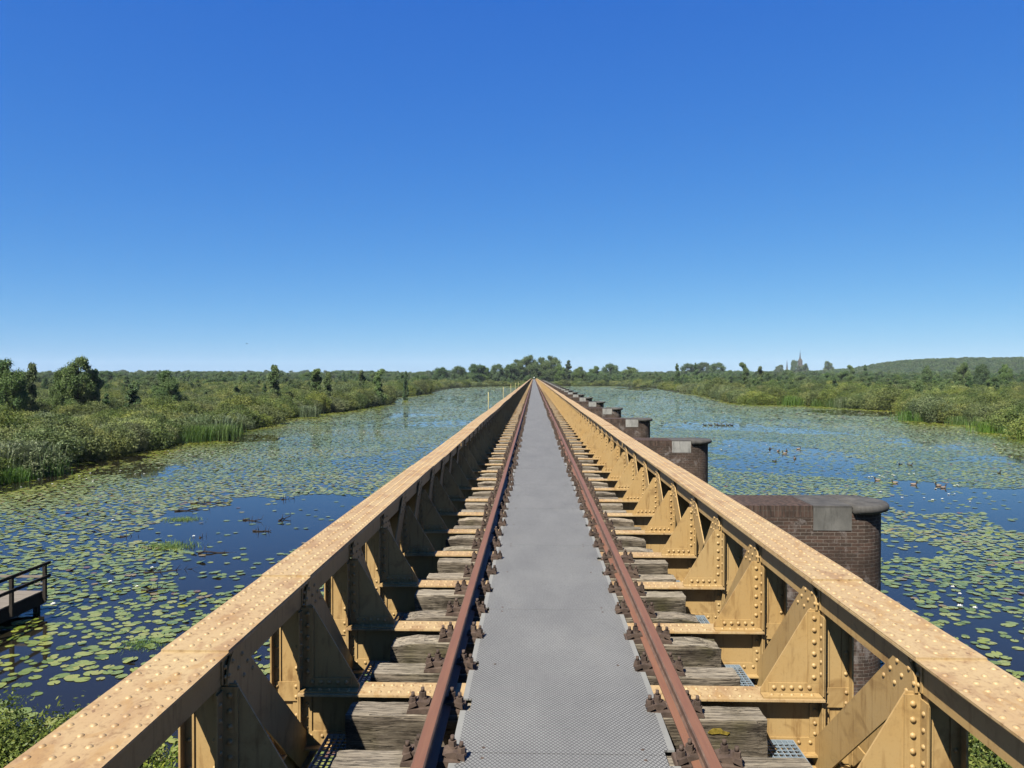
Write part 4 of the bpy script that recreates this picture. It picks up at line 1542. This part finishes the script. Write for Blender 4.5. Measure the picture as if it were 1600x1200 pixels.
WC = proto_collection("woodland_plants", [("crown", TREE[k][0]) for k in WOOD_KEYS])
PB = np.concatenate([P1, P2])
SB = np.concatenate([RNG.uniform(0.65, 1.3, len(P1)), RNG.uniform(1.2, 2.0, len(P2))])
SZ = SB * RNG.uniform(0.75, 1.05, len(PB)) * np.where(PB[:, 1] > 230, 0.75, 0.95)
instancer("willow_thicket", BC, PB, np.full(len(PB), 0.05), SB, SZ, RNG.integers(0, 5, len(PB)), "dense willow scrub covering the marsh behind the waterside bushes")

# young trees standing in the scrub, then the belts of far wood
def belt(d0, d1, step, prob, h0, h1, keys, wsc=(0.8, 1.3)):
    P = land_scatter(d0, d1, step)
    P = P[RNG.random(len(P)) < prob * 2 * vnoise(P, d0 / 6.0, 17) ** 1.3]
    P = P[~near_shore(P, 8.0)]
    h = (h0 + (h1 - h0) * RNG.beta(1.6, 3.2, len(P)) * 1.5) / 10.0
    w = h * RNG.uniform(wsc[0], wsc[1], len(P))
    return P, w, h, RNG.choice(keys, len(P))
B = [belt(95, 240, 6.0, 0.06, 3.0, 6.0, [1, 3, 4, 5, 4], (0.8, 1.3)), belt(240, 420, 8.0, 0.32, 3.8, 7.0, [0, 1, 3, 4, 5]),
     belt(420, 780, 9.0, 0.6, 4.8, 9.0, [0, 1, 2, 3, 5]), belt(780, 1500, 13.0, 0.75, 8.0, 12, [0, 1, 2], (0.9, 1.5)), belt(1500, 2300, 18.0, 0.8, 11, 18, [0, 1, 2], (1.0, 1.8))]
PW = np.concatenate([q[0] for q in B]); WW = np.concatenate([q[1] for q in B]); HW = np.concatenate([q[2] for q in B]); KW = np.concatenate([q[3] for q in B])
instancer("far_woodland", WC, PW, np.full(len(PW), 0.1), WW, HW, KW, "mass of marsh trees and far woods along the horizon")

# ------------------------------------------------------------------ wooded hill
HILL = [(1290, 577), (1345, 573), (1375, 567), (1400, 563), (1430, 560), (1470, 558.5), (1510, 557), (1560, 557.5), (1600, 556.5), (1700, 555), (1850, 556), (2000, 562), (2150, 575)]
HD = 1500.0
hx = [bearing(p[0], HD)[0] for p in HILL]
hz = [max(0.0, top_height(p[1], HD) - 11) for p in HILL]
gx = np.linspace(min(hx) - 120, max(hx) + 120, 90); gy = np.linspace(-260, 420, 36)
def hill_z(x, dy):
    ridge = np.interp(x, hx, hz, left=0, right=0)
    prof = np.where(dy < 0, np.clip(1 + dy / 260, 0, 1), np.clip(1 - dy / 420, 0, 1))
    return ridge * (prof * prof * (3 - 2 * prof)) - 0.5
V = [(x, HD + dy, float(hill_z(x, dy))) for dy in gy for x in gx]
F = [(j * 90 + i, j * 90 + i + 1, (j + 1) * 90 + i + 1, (j + 1) * 90 + i) for j in range(35) for i in range(89)]
tag(link("hill", MB().add(V, F, 0, True).data("hill", M_GROUND)), kind="structure", label="long wooded hill on the horizon")
XX, YY = np.meshgrid(np.arange(gx[0], gx[-1], 9.0), np.arange(-250, 60, 11.0))
PH = np.stack([XX.ravel(), YY.ravel()], 1) + RNG.uniform(-4, 4, (XX.size, 2))
zh = hill_z(PH[:, 0], PH[:, 1])
ok = (zh > 1) & (PH[:, 0] < 1500)
PH, zh = PH[ok], zh[ok]
hh = RNG.uniform(0.95, 1.15, len(PH))
instancer("hillside_forest", WC, PH + np.array([0, HD]), zh - 1.5, hh * RNG.uniform(1.2, 1.8, len(PH)), hh, RNG.choice([0, 1, 2], len(PH)), "closed forest covering the long hill on the horizon")

# ------------------------------------------------------------------ trees one can tell apart
def T_(px, top, dist, key, label, w=1.0, group=None):
    x, y = bearing(px, dist)
    place_tree(key, x, y, top_height(top, dist) - 0.1, label, group or "single trees on the skyline", "tree", w)
T_(10, 565, 98, 'broad', "broad tree at the very edge of the picture above the jetty", 0.68)
T_(48, 568, 103, 'ragged', "thin open-branched tree beside the broad tree over the jetty", 0.55)
T_(-35, 562, 100, 'broad2', "tree just past the picture's edge above the jetty", 0.8)
T_(122, 561, 108, 'broad2', "dark round tree rising alone above the thicket, tallest over the shaded truss side", 0.72)
T_(148, 578, 110, 'ragged', "small thin tree touching the lone dark round tree", 0.8)
T_(98, 577, 112, 'broad', "pale low tree in front of the lone dark round tree", 0.5)
T_(260, 581, 135, 'broad', "low bushy tree in the thicket above the open pool", 0.7)
T_(428, 571, 150, 'ragged', "spiky dark tree with bare forks in the middle of the thicket", 0.75)
T_(494, 577, 160, 'ragged', "sparse pale tree next to the dead snag", 0.9)
T_(512, 582, 165, 'ragged', "leafless-looking thin tree right of the sparse pale tree", 0.7)
T_(565, 579, 185, 'ragged', "narrow dark tree, first of two on the thicket skyline", 0.6)
T_(592, 577, 190, 'ragged', "narrow dark tree with a pointed top, second of two on the thicket skyline", 0.8)
T_(634, 580, 230, 'layered', "small dark spiky tree before the round woods", 0.5)
for px, top, d, k, w, lab in (
        (690, 575, 560, 'dark', 1.1, "low round dark crown, outermost of the woods where the bridge ends"),
        (716, 573, 570, 'dark', 1.0, "dark round crown between the outermost crown and the paired crowns"),
        (742, 570, 575, 'dark', 1.0, "taller of the paired dark crowns on the shaded side of the bridge end"),
        (756, 572, 580, 'broad2', 1.0, "shorter of the paired dark crowns on the shaded side of the bridge end"),
        (778, 570, 585, 'dark', 0.9, "deep green crown leaning on the big trees at the bridge end"),
        (796, 571, 588, 'dark', 0.9, "narrow dark crown filling the gap beside the big trees"),
        (808, 563, 596, 'broad', 0.9, "pale green big tree on the shaded side of the vanishing point"),
        (826, 556.5, 605, 'broad', 0.9, "biggest tree standing over the vanishing point of the bridge"),
        (846, 560, 600, 'broad2', 0.9, "dark big tree directly behind the white-shirted walker"),
        (862, 557.5, 596, 'broad', 0.85, "tall greyish tree on the sunny side of the vanishing point"),
        (874, 570, 590, 'broad2', 0.8, "lower crown beside the tall greyish tree"),
        (888, 564, 600, 'tall', 1.1, "pointed poplar past the big trees at the bridge end"),
        (905, 574, 600, 'broad2', 0.9, "modest round tree after the pointed poplar"),
        (930, 573, 620, 'broad', 1.0, "wide crown in the tree line, second after the pointed poplar"),
        (953, 569.5, 640, 'dark', 1.0, "tall dark crown in the tree line over the hidden piers"),
        (985, 574, 640, 'broad', 1.2, "wide dull crown next to the tall dark crown"),
        (1058, 568, 420, 'layered', 0.6, "dark spire-shaped conifer on the marsh skyline"),
        (1087, 567, 520, 'layered', 0.6, "second dark spire-shaped conifer, in front of the bluish wood"),
        (1163, 567, 300, 'ragged', 0.7, "dark pillar tree standing in the scrub left of the church"),
        (1188, 573, 330, 'ragged', 0.7, "small dark tree between the pillar tree and the church"),
        (1075, 569, 900, 'dark', 1.1, "bluish far crown at the left end of the rounded wood"),
        (1100, 567.5, 910, 'dark', 1.2, "bluish far crown in the middle of the rounded wood"),
        (1122, 568, 900, 'dark', 1.1, "bluish far crown at the right end of the rounded wood"),
        (1241, 564, 1500, 'dark', 0.55, "dark clipped-looking crown beside the church tower"),
        (1258, 569, 1480, 'broad', 0.7, "far crown hiding the church nave"),
        (1249, 572, 1470, 'broad2', 0.8, "far crown below the church tower"),
        (1294, 565.5, 1500, 'broad2', 0.8, "round far crown to the right of the church"),
        (1218, 571, 1500, 'broad2', 1.0, "low far crown between the two spires"),
        (1505, 568, 330, 'broad', 0.7, "dark round tree in the scrub below the crest of the hill"),
        (1535, 571, 320, 'dark', 0.6, "dark squat tree right of the round one below the hill"),
        (1570, 571, 340, 'broad2', 0.7, "dark tree nearest the picture's edge below the hill"),
        (1448, 573, 360, 'broad2', 0.6, "smaller dark tree left of the round one below the hill"),
        (1330, 571, 520, 'ragged', 0.8, "bare-topped thin tree on the marsh between church and hill"),
        (1352, 570, 500, 'layered', 0.6, "small pointed tree where the hill begins")):
    T_(px, top, d, k, lab, w)

# ------------------------------------------------------------------ church and second spire
M_CHURCH = plain("old_church_brick", hexlin("7c7466"), 0.9, 0.1, 0.15, 0.3)
M_SLATE = plain("dark_slate", hexlin("4d4f56"), 0.8, 0.2, 0.15, 0.3)
M_GLASSD = plain("dark_window_glass", hexlin("23262c"), 0.3, 0.5, 0.1)
CD = 2000.0
cx, cy = bearing(1250, CD)
church = empty("church", (cx, cy, 0.0))
tag(church, "distant church with a slender dark spire above the marsh trees", "church")
tw = 4.6
zt = top_height(561, CD)
b = MB().box(-tw, tw, -tw, tw, 0, zt - 6)
b.box(-tw - 0.4, tw + 0.4, -tw - 0.4, tw + 0.4, zt - 6, zt - 5)
b.prism([(-tw, zt - 5), (tw, zt - 5), (0, zt + 3)], 'y', -tw, tw)
part("tower", b.data("tower", M_CHURCH), church)
b = MB()
z1 = top_height(548, CD)
oct_ = [(math.cos(math.radians(22.5 + 45 * k)), math.sin(math.radians(22.5 + 45 * k))) for k in range(8)]
vs = [(x * 2.8, y * 2.8, zt - 5) for x, y in oct_] + [(x * 1.5, y * 1.5, zt + 6) for x, y in oct_] + [(0, 0, z1)]
fs = [(k, (k + 1) % 8, 8 + (k + 1) % 8, 8 + k) for k in range(8)] + [(8 + k, 8 + (k + 1) % 8, 16) for k in range(8)]
sp = part("spire", b.add(vs, fs).data("spire", M_SLATE), church)
part("cross", MB().box(-0.15, 0.15, -0.15, 0.15, z1 - 0.5, z1 + 3).box(-0.9, 0.9, -0.14, 0.14, z1 + 1.6, z1 + 1.9).data("cross", M_SLATE), sp)
b = MB().box(tw + 0.1, tw + 13, -5.5, 5.5, 0, top_height(577, CD)).box(tw + 0.1, tw + 13, -9, -5.6, 0, top_height(582, CD))
part("nave", b.data("nave", M_CHURCH), church)
zr = top_height(577, CD)
part("roof", MB().prism([(-6, zr), (6, zr), (0, top_height(570, CD))], 'x', tw + 0.1, tw + 13.4).data("roof", M_SLATE), church)
wm = MB().prism([(-0.8, 0), (0.8, 0), (0.8, 5), (0, 6.6), (-0.8, 5)], 'y', -0.15, 0.0).data("window", M_GLASSD)
for q in (-2.0, 2.0):
    part("window", wm, church).location = (q, -tw, zt - 16)
for q in range(4):
    part("window", wm, church).location = (tw + 2.5 + q * 2.9, -9.0, 3)
sx, sy = bearing(1229.6, CD + 60)
spire2 = empty("chapel", (sx, sy, 0))
tag(spire2, "small far chapel whose needle-thin spire shows left of the church", "chapel")
z2 = top_height(574, CD)
part("tower", MB().box(-1.8, 1.8, -1.8, 1.8, 0, z2).data("tower", M_CHURCH), spire2)
vs = [(x * 1.9, y * 1.9, z2) for x, y in oct_] + [(0, 0, top_height(561, CD))]
part("spire", MB().add(vs, [(k, (k + 1) % 8, 8) for k in range(8)]).data("spire", M_SLATE), spire2)
part("nave", MB().box(-4, 4, 2, 16, 0, z2 - 14).prism([(-4.3, z2 - 14), (4.3, z2 - 14), (0, z2 - 8)], 'y', 2, 16.2).data("nave", M_CHURCH), spire2)

# ------------------------------------------------------------------ jetty at the left
M_PLANK = NT("silvered_planks")
pl = M_PLANK.noise(M_PLANK.pos((1.2, 22, 22), (0, 0, 0)), 2.5, 5, 0.6)
M_PLANK.base(M_PLANK.ramp(pl, [(0.3, hexlin("766a5e")), (0.55, hexlin("9c9082")), (0.75, hexlin("b5aa9c"))])); M_PLANK.rough(0.9)
M_PLANK = M_PLANK.mat
M_DARKWOOD = plain("dark_wet_timber", hexlin("3a332c"), 0.85, 0.2, 0.3, 5)
ZJ = 0.62
ex, ey = ground(66, 923, EYE - ZJ)       # far corner of the deck; the jetty runs beside the bridge
dv = Vector((0, -1, 0))
jet = empty("jetty", (ex, ey, 0))
jet.rotation_euler = (0, 0, math.atan2(dv.y, dv.x))
tag(jet, "wooden viewing jetty with a dark handrail standing over the lily pads", "jetty")
sgn = -1
LJ, WJ = 9.0, 3.2
b = MB()
k = 0
x = 0.0
while x < LJ:
    y0, y1 = sorted((0, sgn * WJ))
    b.box(x, x + 0.135, y0, y1, ZJ - 0.035, ZJ + 0.002 * (k % 3))
    x += 0.145; k += 1
part("deck", b.data("deck", M_PLANK), jet)
b = MB()
for yy in (0.0, sgn * WJ):
    lo = -0.07 if yy == 0 else yy * 1.0
    b.box(-0.02, LJ, lo if yy == 0 else min(yy, yy + 0.07), 0 if yy == 0 else max(yy, yy + 0.07), ZJ - 0.42, ZJ - 0.04)
b.box(-0.09, -0.021, min(0, sgn * WJ), max(0, sgn * WJ), ZJ - 0.42, ZJ - 0.04)
part("edge_beam", b.data("edge_beam", M_DARKWOOD), jet)
pile = MB().box(-0.07, 0.07, -0.07, 0.07, -1.6, ZJ - 0.43).data("pile", M_DARKWOOD)
for xx in (0.15, 2.3, 4.6, 6.9, 8.8):
    for yy in (0.08 * sgn, sgn * (WJ - 0.08)):
        part("pile", pile, jet).location = (xx, yy, 0)
pst = MB().box(-0.045, 0.045, -0.045, 0.045, ZJ - 0.30, ZJ + 0.86).data("rail_post", M_DARKWOOD)
for xx in (0.06, 1.56, 3.06, 4.56, 6.06, 7.56):
    for yy in (-0.12 * sgn, sgn * (WJ + 0.12)):
        part("rail_post", pst, jet).location = (xx, yy, 0)
for yy in (-0.19 * sgn, sgn * (WJ + 0.19)):
    for zz in (0.86, 0.46):
        part("handrail", MB().box(-0.10, LJ, yy - 0.022, yy + 0.022, ZJ + zz - 0.05, ZJ + zz + 0.04).data("handrail", M_DARKWOOD), jet)
for zz in (0.44,):
    part("handrail", MB().box(-0.035, -0.008, min(-0.1 * sgn, sgn * (WJ + 0.1)), max(-0.1 * sgn, sgn * (WJ + 0.1)), ZJ + zz - 0.04, ZJ + zz + 0.03).data("handrail", M_PLANK), jet)

# ------------------------------------------------------------------ water birds
def bird_me(body, flank, head, bill):
    """One continuous skin swept from tail to bill."""
    spine = [(-0.235, 0.085, 0.008, 0.012), (-0.20, 0.075, 0.045, 0.030), (-0.13, 0.055, 0.080, 0.062), (-0.03, 0.045, 0.100, 0.082), (0.07, 0.05, 0.092, 0.078),
             (0.13, 0.075, 0.062, 0.062), (0.155, 0.13, 0.038, 0.042), (0.165, 0.185, 0.036, 0.036), (0.185, 0.215, 0.040, 0.040), (0.215, 0.220, 0.034, 0.032), (0.245, 0.212, 0.020, 0.013), (0.285, 0.204, 0.014, 0.007)]
    rings = []
    for i, (x, z, ry, rz) in enumerate(spine):
        a, c = spine[max(0, i - 1)], spine[min(len(spine) - 1, i + 1)]
        d = Vector((c[0] - a[0], 0, c[1] - a[1])).normalized()
        up_ = Vector((-d.z, 0, d.x))
        rings.append([Vector((x, 0, z)) + Vector((0, 1, 0)) * (ry * math.cos(2 * math.pi * k / 12)) + up_ * (rz * math.sin(2 * math.pi * k / 12)) for k in range(12)])
    b = MB().loft(rings)
    for f in range(len(b.f) - 2):
        i = f // 12; k = f % 12
        b.m[f] = 3 if i >= 9 else 2 if i >= 5 else (1 if (i in (1, 2, 3, 4) and (k < 2 or k in (4, 5) or k >= 6)) else 0)
    b.m[-2], b.m[-1] = 0, 3
    return b.data("water_bird", [body, flank, head, bill])
bm = [plain("brown_feathers", hexlin("5a4a3e"), 0.7, 0.2, 0.2, 30), plain("pale_flank_feathers", hexlin("a8968a"), 0.7, 0.2, 0.15, 30), plain("dark_head_feathers", hexlin("2a2522"), 0.6, 0.3, 0.1, 30), plain("dull_bill", hexlin("a89a5a"), 0.5, 0.3, 0.1)]
DUCK = bird_me(*bm)
COOT = bird_me(plain("slate_feathers", hexlin("26272a"), 0.6, 0.3, 0.15, 30), plain("dark_slate_feathers", hexlin("303236"), 0.6, 0.3, 0.15, 30), plain("black_head_feathers", hexlin("15161a"), 0.6, 0.3, 0.1), plain("white_bill", hexlin("d8d4c8"), 0.5, 0.3, 0.05))
def bird(me, px, py, rz, s, lab, grp):
    x, y = ground(px, py)
    o = link("water_bird", me)
    o.location = (x, y, 0.0); o.rotation_euler.z = rz; o.scale = (s, s, s)
    tag(o, lab, "duck", grp)
for px, py, rz, lab in ((1371, 750.5, 2.9, "brown duck swimming first in the file past the pier coping"), (1398, 755, 3.0, "brown duck swimming second in the file past the pier coping"),
                        (1428, 757.5, -0.4, "dark duck turned back toward the last pair of the file"), (1466, 759.5, 3.1, "brown duck of the pair bringing up the rear of the file"), (1474, 762.5, 0.2, "paler duck of the pair bringing up the rear of the file")):
    bird(DUCK, px, py, rz, 1.0, lab, "ducks swimming past the first pier")
for k, (px, py) in enumerate(((1203, 702), (1216, 705.5), (1229, 705), (1226, 709), (1248, 702), (1242, 717))):
    bird(DUCK, px, py, RNG.uniform(0, 6), 1.1, "duck number %s of the loose flock resting by the dark ripple" % ["one", "two", "three", "four", "five", "six"][k] if False else
         ["duck at the head of the loose flock near the dark ripple", "duck just behind the leader of the loose flock near the ripple", "duck at the middle of the loose flock near the ripple", "duck closest to the camera inside the tight part of the ripple flock",
          "duck strayed farthest out from the ripple flock", "duck alone on the near side of the ripple flock"][k], "ducks resting by the dark ripple")
for k, px in enumerate((1101, 1110, 1119, 1124, 1130, 1137, 1143)):
    bird(COOT, px, 665 - (0.6 if k == 2 else 0), RNG.uniform(2.6, 3.6), 1.35, "%s small black bird in the line swimming beyond the second pier" % nth(k + 1), "black birds swimming in a line")
for px, py, lab in ((981, 667, "black bird alone near the third pier nose"), (1071, 661, "black bird swimming apart ahead of the line"), (1210, 721, "black bird alone below the resting flock"), (1407, 727, "black bird in the middle of the open lake, one of two"), (1422, 727.5, "black bird in the middle of the open lake, the rear one of two"), (1561, 740, "black bird far out by the edge of the lake")):
    bird(COOT, px, py, RNG.uniform(0, 6), 0.9, lab, "black birds alone on the lake")

# a bird in the air
b = MB()
for s in (-1, 1):
    b.add([(0.0, 0, 0.03), (0.10, 0, 0), (0.02, s * 0.34, 0.10), (-0.14, s * 0.62, 0.03), (-0.12, s * 0.30, 0.07), (-0.08, 0, 0.02)], [(0, 1, 2, 3, 4, 5)])
b.loft([[Vector((x, r * math.cos(t), r * math.sin(t))) for t in [2 * math.pi * k / 8 for k in range(8)]] for x, r in ((-0.26, 0.01), (-0.12, 0.05), (0.05, 0.06), (0.17, 0.04), (0.22, 0.012))])
fb_ = link("flying_bird", b.data("flying_bird", bm[2]))
fx, fy = bearing(386, 170)
fb_.location = (fx, fy, top_height(536.5, 170)); fb_.rotation_euler.z = 0.9
tag(fb_, "tiny dark bird flying in the blue sky", "bird")

# ------------------------------------------------------------------ drift wood and weed
M_TWIG = plain("wet_dead_branch", hexlin("3a302a"), 0.8, 0.2, 0.3, 6)
def drift(px, py, L, ang, seed, lab):
    rg = random.Random(seed)
    b = MB()
    p = Vector((-L / 2, 0, 0.03)); r = 0.045
    for i in range(6):
        q = p + Vector((L / 6, rg.uniform(-.16, .16) * L / 2, rg.uniform(-.045, .045)))
        b.tube(p, q, r, r * 0.85, 6, cap=(i in (0, 5)))
        if rg.random() < 0.8:
            b.tube(q, q + Vector((rg.uniform(-.1, .3) * L / 2, rg.uniform(-.3, .3) * L / 2, rg.uniform(0.03, .28))), r * 0.5, r * 0.2, 5)
        p, r = q, r * 0.85
    o = link("driftwood", b.data("driftwood", M_TWIG))
    x, y = ground(px, py)
    o.location = (x, y, 0.0); o.rotation_euler.z = ang
    tag(o, lab, "branch", "dead branches floating left of the bridge")
for i, (px, py, L, a, lab) in enumerate((
        (340, 863, 2.4, 0.35, "forked dead branch floating at the near edge of the open pool"), (262, 893, 2.6, 0.35, "dead branch lying among the pads between jetty and truss"), (215, 838, 2.4, 0.2, "thin dead branch at the left tip of the open pool"),
        (330, 786, 3.5, 0.3, "long branch along the far rim of the open pool"), (300, 797, 2.8, 0.5, "twiggy branch on the far rim beside the long branch"), (395, 813, 1.6, 0.0, "short branch with upright twigs in the open pool"), (446, 812, 1.3, 1.0, "stubby branch with upright twigs deep in the open pool"),
        (410, 830, 1.4, 0.1, "straight stick floating in the open pool"), (318, 839, 0.8, 1.3, "broken stump of a branch at the near side of the pool"), (240, 922, 1.2, 0.4, "dark twig in the pads nearest the truss"), (450, 780, 1.2, 0.4, "branch end poking up at the back of the open pool"))):
    drift(px, py, L * 0.62, a, 40 + i, lab)
for i, (px, py, s, lab) in enumerate(((262, 855, 0.55, "raft of tangled water weed at the edge of the open pool"), (222, 1008, 0.32, "brown weed tangle in the pads beside the truss"), (285, 812, 0.4, "tuft of weed on the far rim of the pool"))):
    x, y = ground(px, py)
    o = link("water_weed", REED[2][1] if i < 3 else BUSH[1][1])
    o.location = (x, y, -0.05)
    o.scale = (s * 1.1, s * 0.8, s * 0.22) if i < 3 else (s * 0.35,) * 3
    tag(o, lab, "water weed")

# ------------------------------------------------------------------ shrubs on the near bank
def shrub_me(h, r, n, seed, leaf=0.034):
    return bush_me("leafy_shrub", M_SHRUB, h, r, 9, n, leaf, 0.5, seed)
SHRUB = [shrub_me(1.9, 1.25, 22000, 71), shrub_me(1.5, 1.4, 22000, 72)]
SH_ST = stems_mb(1.4, 1.0, 10, 9, 0.012).data("stems", M_BARK)
for i, (px, y, s, k, lab) in enumerate((
        (20, 11.8, 1.02, 0, "leafy bright green shrub in the picture's lower corner by the shaded truss"), (85, 12.0, 0.95, 1, "lower leafy shrub between the corner shrub and the truss"), (150, 11.6, 0.9, 1, "leafy shrub partly hidden under the shaded chord"),
        (250, 10.2, 1.1, 0, "leafy shrub seen through the shaded truss"), (-60, 11.6, 1.2, 1, "leafy shrub beyond the corner shrub at the picture's edge"), (330, 9.4, 0.95, 1, "shaded leafy shrub close under the near truss posts"),
        (1505, 10.4, 1.1, 0, "leafy shrub seen under the sunlit chord"), (1590, 11.4, 1.1, 1, "leafy shrub outside the sunlit truss at the water"), (1440, 9.6, 0.9, 1, "leafy shrub close under the sunlit posts"), (1650, 11.0, 1.2, 0, "leafy shrub past the sunlit girder in the lower corner"))):
    x = bearing(px, y)[0]
    o = link("leafy_shrub", SHRUB[k])
    o.location = (x, y, 0.2); o.scale = (s, s, s); o.rotation_euler.z = i * 1.3
    part("stems", SH_ST, o)
    tag(o, lab, "shrub", "leafy shrubs on the near bank")

# ------------------------------------------------------------------ walker at the far end
M_SHIRT = plain("white_shirt", (0.8, 0.8, 0.78, 1), 0.8, 0.2, 0.05)
M_TROUSER = plain("dark_trousers", hexlin("2a2c34"), 0.8, 0.2, 0.1)
M_SKIN = plain("skin", hexlin("c09078"), 0.6, 0.3, 0.05)
def person_me():
    me = bpy.data.meshes.new("person")
    vs = [(0, 0, .95), (0, 0, 1.15), (0, 0, 1.38), (0, 0, 1.50), (0, .01, 1.58), (0, .0, 1.72),
          (.10, 0, .90), (.11, -.06, .50), (.11, .02, .08), (.11, -.14, .04), (-.10, 0, .90), (-.11, .10, .50), (-.11, .18, .10), (-.11, .06, .04),
          (.19, 0, 1.40), (.25, .03, 1.12), (.25, -.06, .88), (.25, -.09, .79), (-.19, 0, 1.40), (-.25, -.03, 1.12), (-.25, -.12, .90), (-.25, -.15, .81)]
    es = [(0, 1), (1, 2), (2, 3), (3, 4), (4, 5), (0, 6), (6, 7), (7, 8), (8, 9), (0, 10), (10, 11), (11, 12), (12, 13), (2, 14), (14, 15), (15, 16), (16, 17), (2, 18), (18, 19), (19, 20), (20, 21)]
    rad = [.15, .15, .17, .06, .09, .08, .10, .07, .045, .04, .10, .07, .045, .04, .065, .05, .035, .035, .065, .05, .035, .035]
    me.from_pydata(vs, es, [])
    return me, rad
pme, prad = person_me()
po = link("person", pme)
po.modifiers.new("skin", 'SKIN')
for v, r in zip(pme.skin_vertices[0].data, prad):
    v.radius = (r, r * 0.85)
pme.skin_vertices[0].data[0].use_root = True
po.modifiers.new("sub", 'SUBSURF').render_levels = 1
po.data.materials.append(M_TROUSER)
po.location = (0.05, 520, Z_DECK)
tag(po, "person in a white shirt walking at the far end of the bridge", "person")
def garment(name, mat, rings):
    part(name, MB().loft([[Vector((cx_ + rx * math.cos(2 * math.pi * k / 14), ry * math.sin(2 * math.pi * k / 14), z)) for k in range(14)] for cx_, z, rx, ry in rings]).data(name, mat), po)
garment("shirt", M_SHIRT, [(0, .88, .20, .17), (0, 1.1, .185, .165), (0, 1.3, .225, .18), (0, 1.44, .20, .14), (0, 1.5, .09, .08)])
garment("hair", plain("brown_hair", hexlin("4a3a2c"), 0.7, 0.2, 0.1), [(0, 1.64, .092, .10), (0, 1.72, .10, .11), (0, 1.79, .075, .085), (0, 1.82, .02, .02)])

# ------------------------------------------------------------------ air
HZ = bpy.data.materials.new("thin_summer_haze")
HZ.use_nodes = True
hn = HZ.node_tree.nodes
hn.remove(hn["Principled BSDF"])
pv = hn.new("ShaderNodeVolumePrincipled")
pv.inputs["Color"].default_value = (0.75, 0.85, 1.0, 1)
pv.inputs["Density"].default_value = 0.00005
pv.inputs["Anisotropy"].default_value = 0.0
HZ.node_tree.links.new(pv.outputs[0], hn["Material Output"].inputs["Volume"])
tag(link("haze", MB().box(-2750, 2750, -80, 4350, -3.6, 92).data("haze", HZ)), "thin bluish summer haze over the marsh", None, None, "stuff")
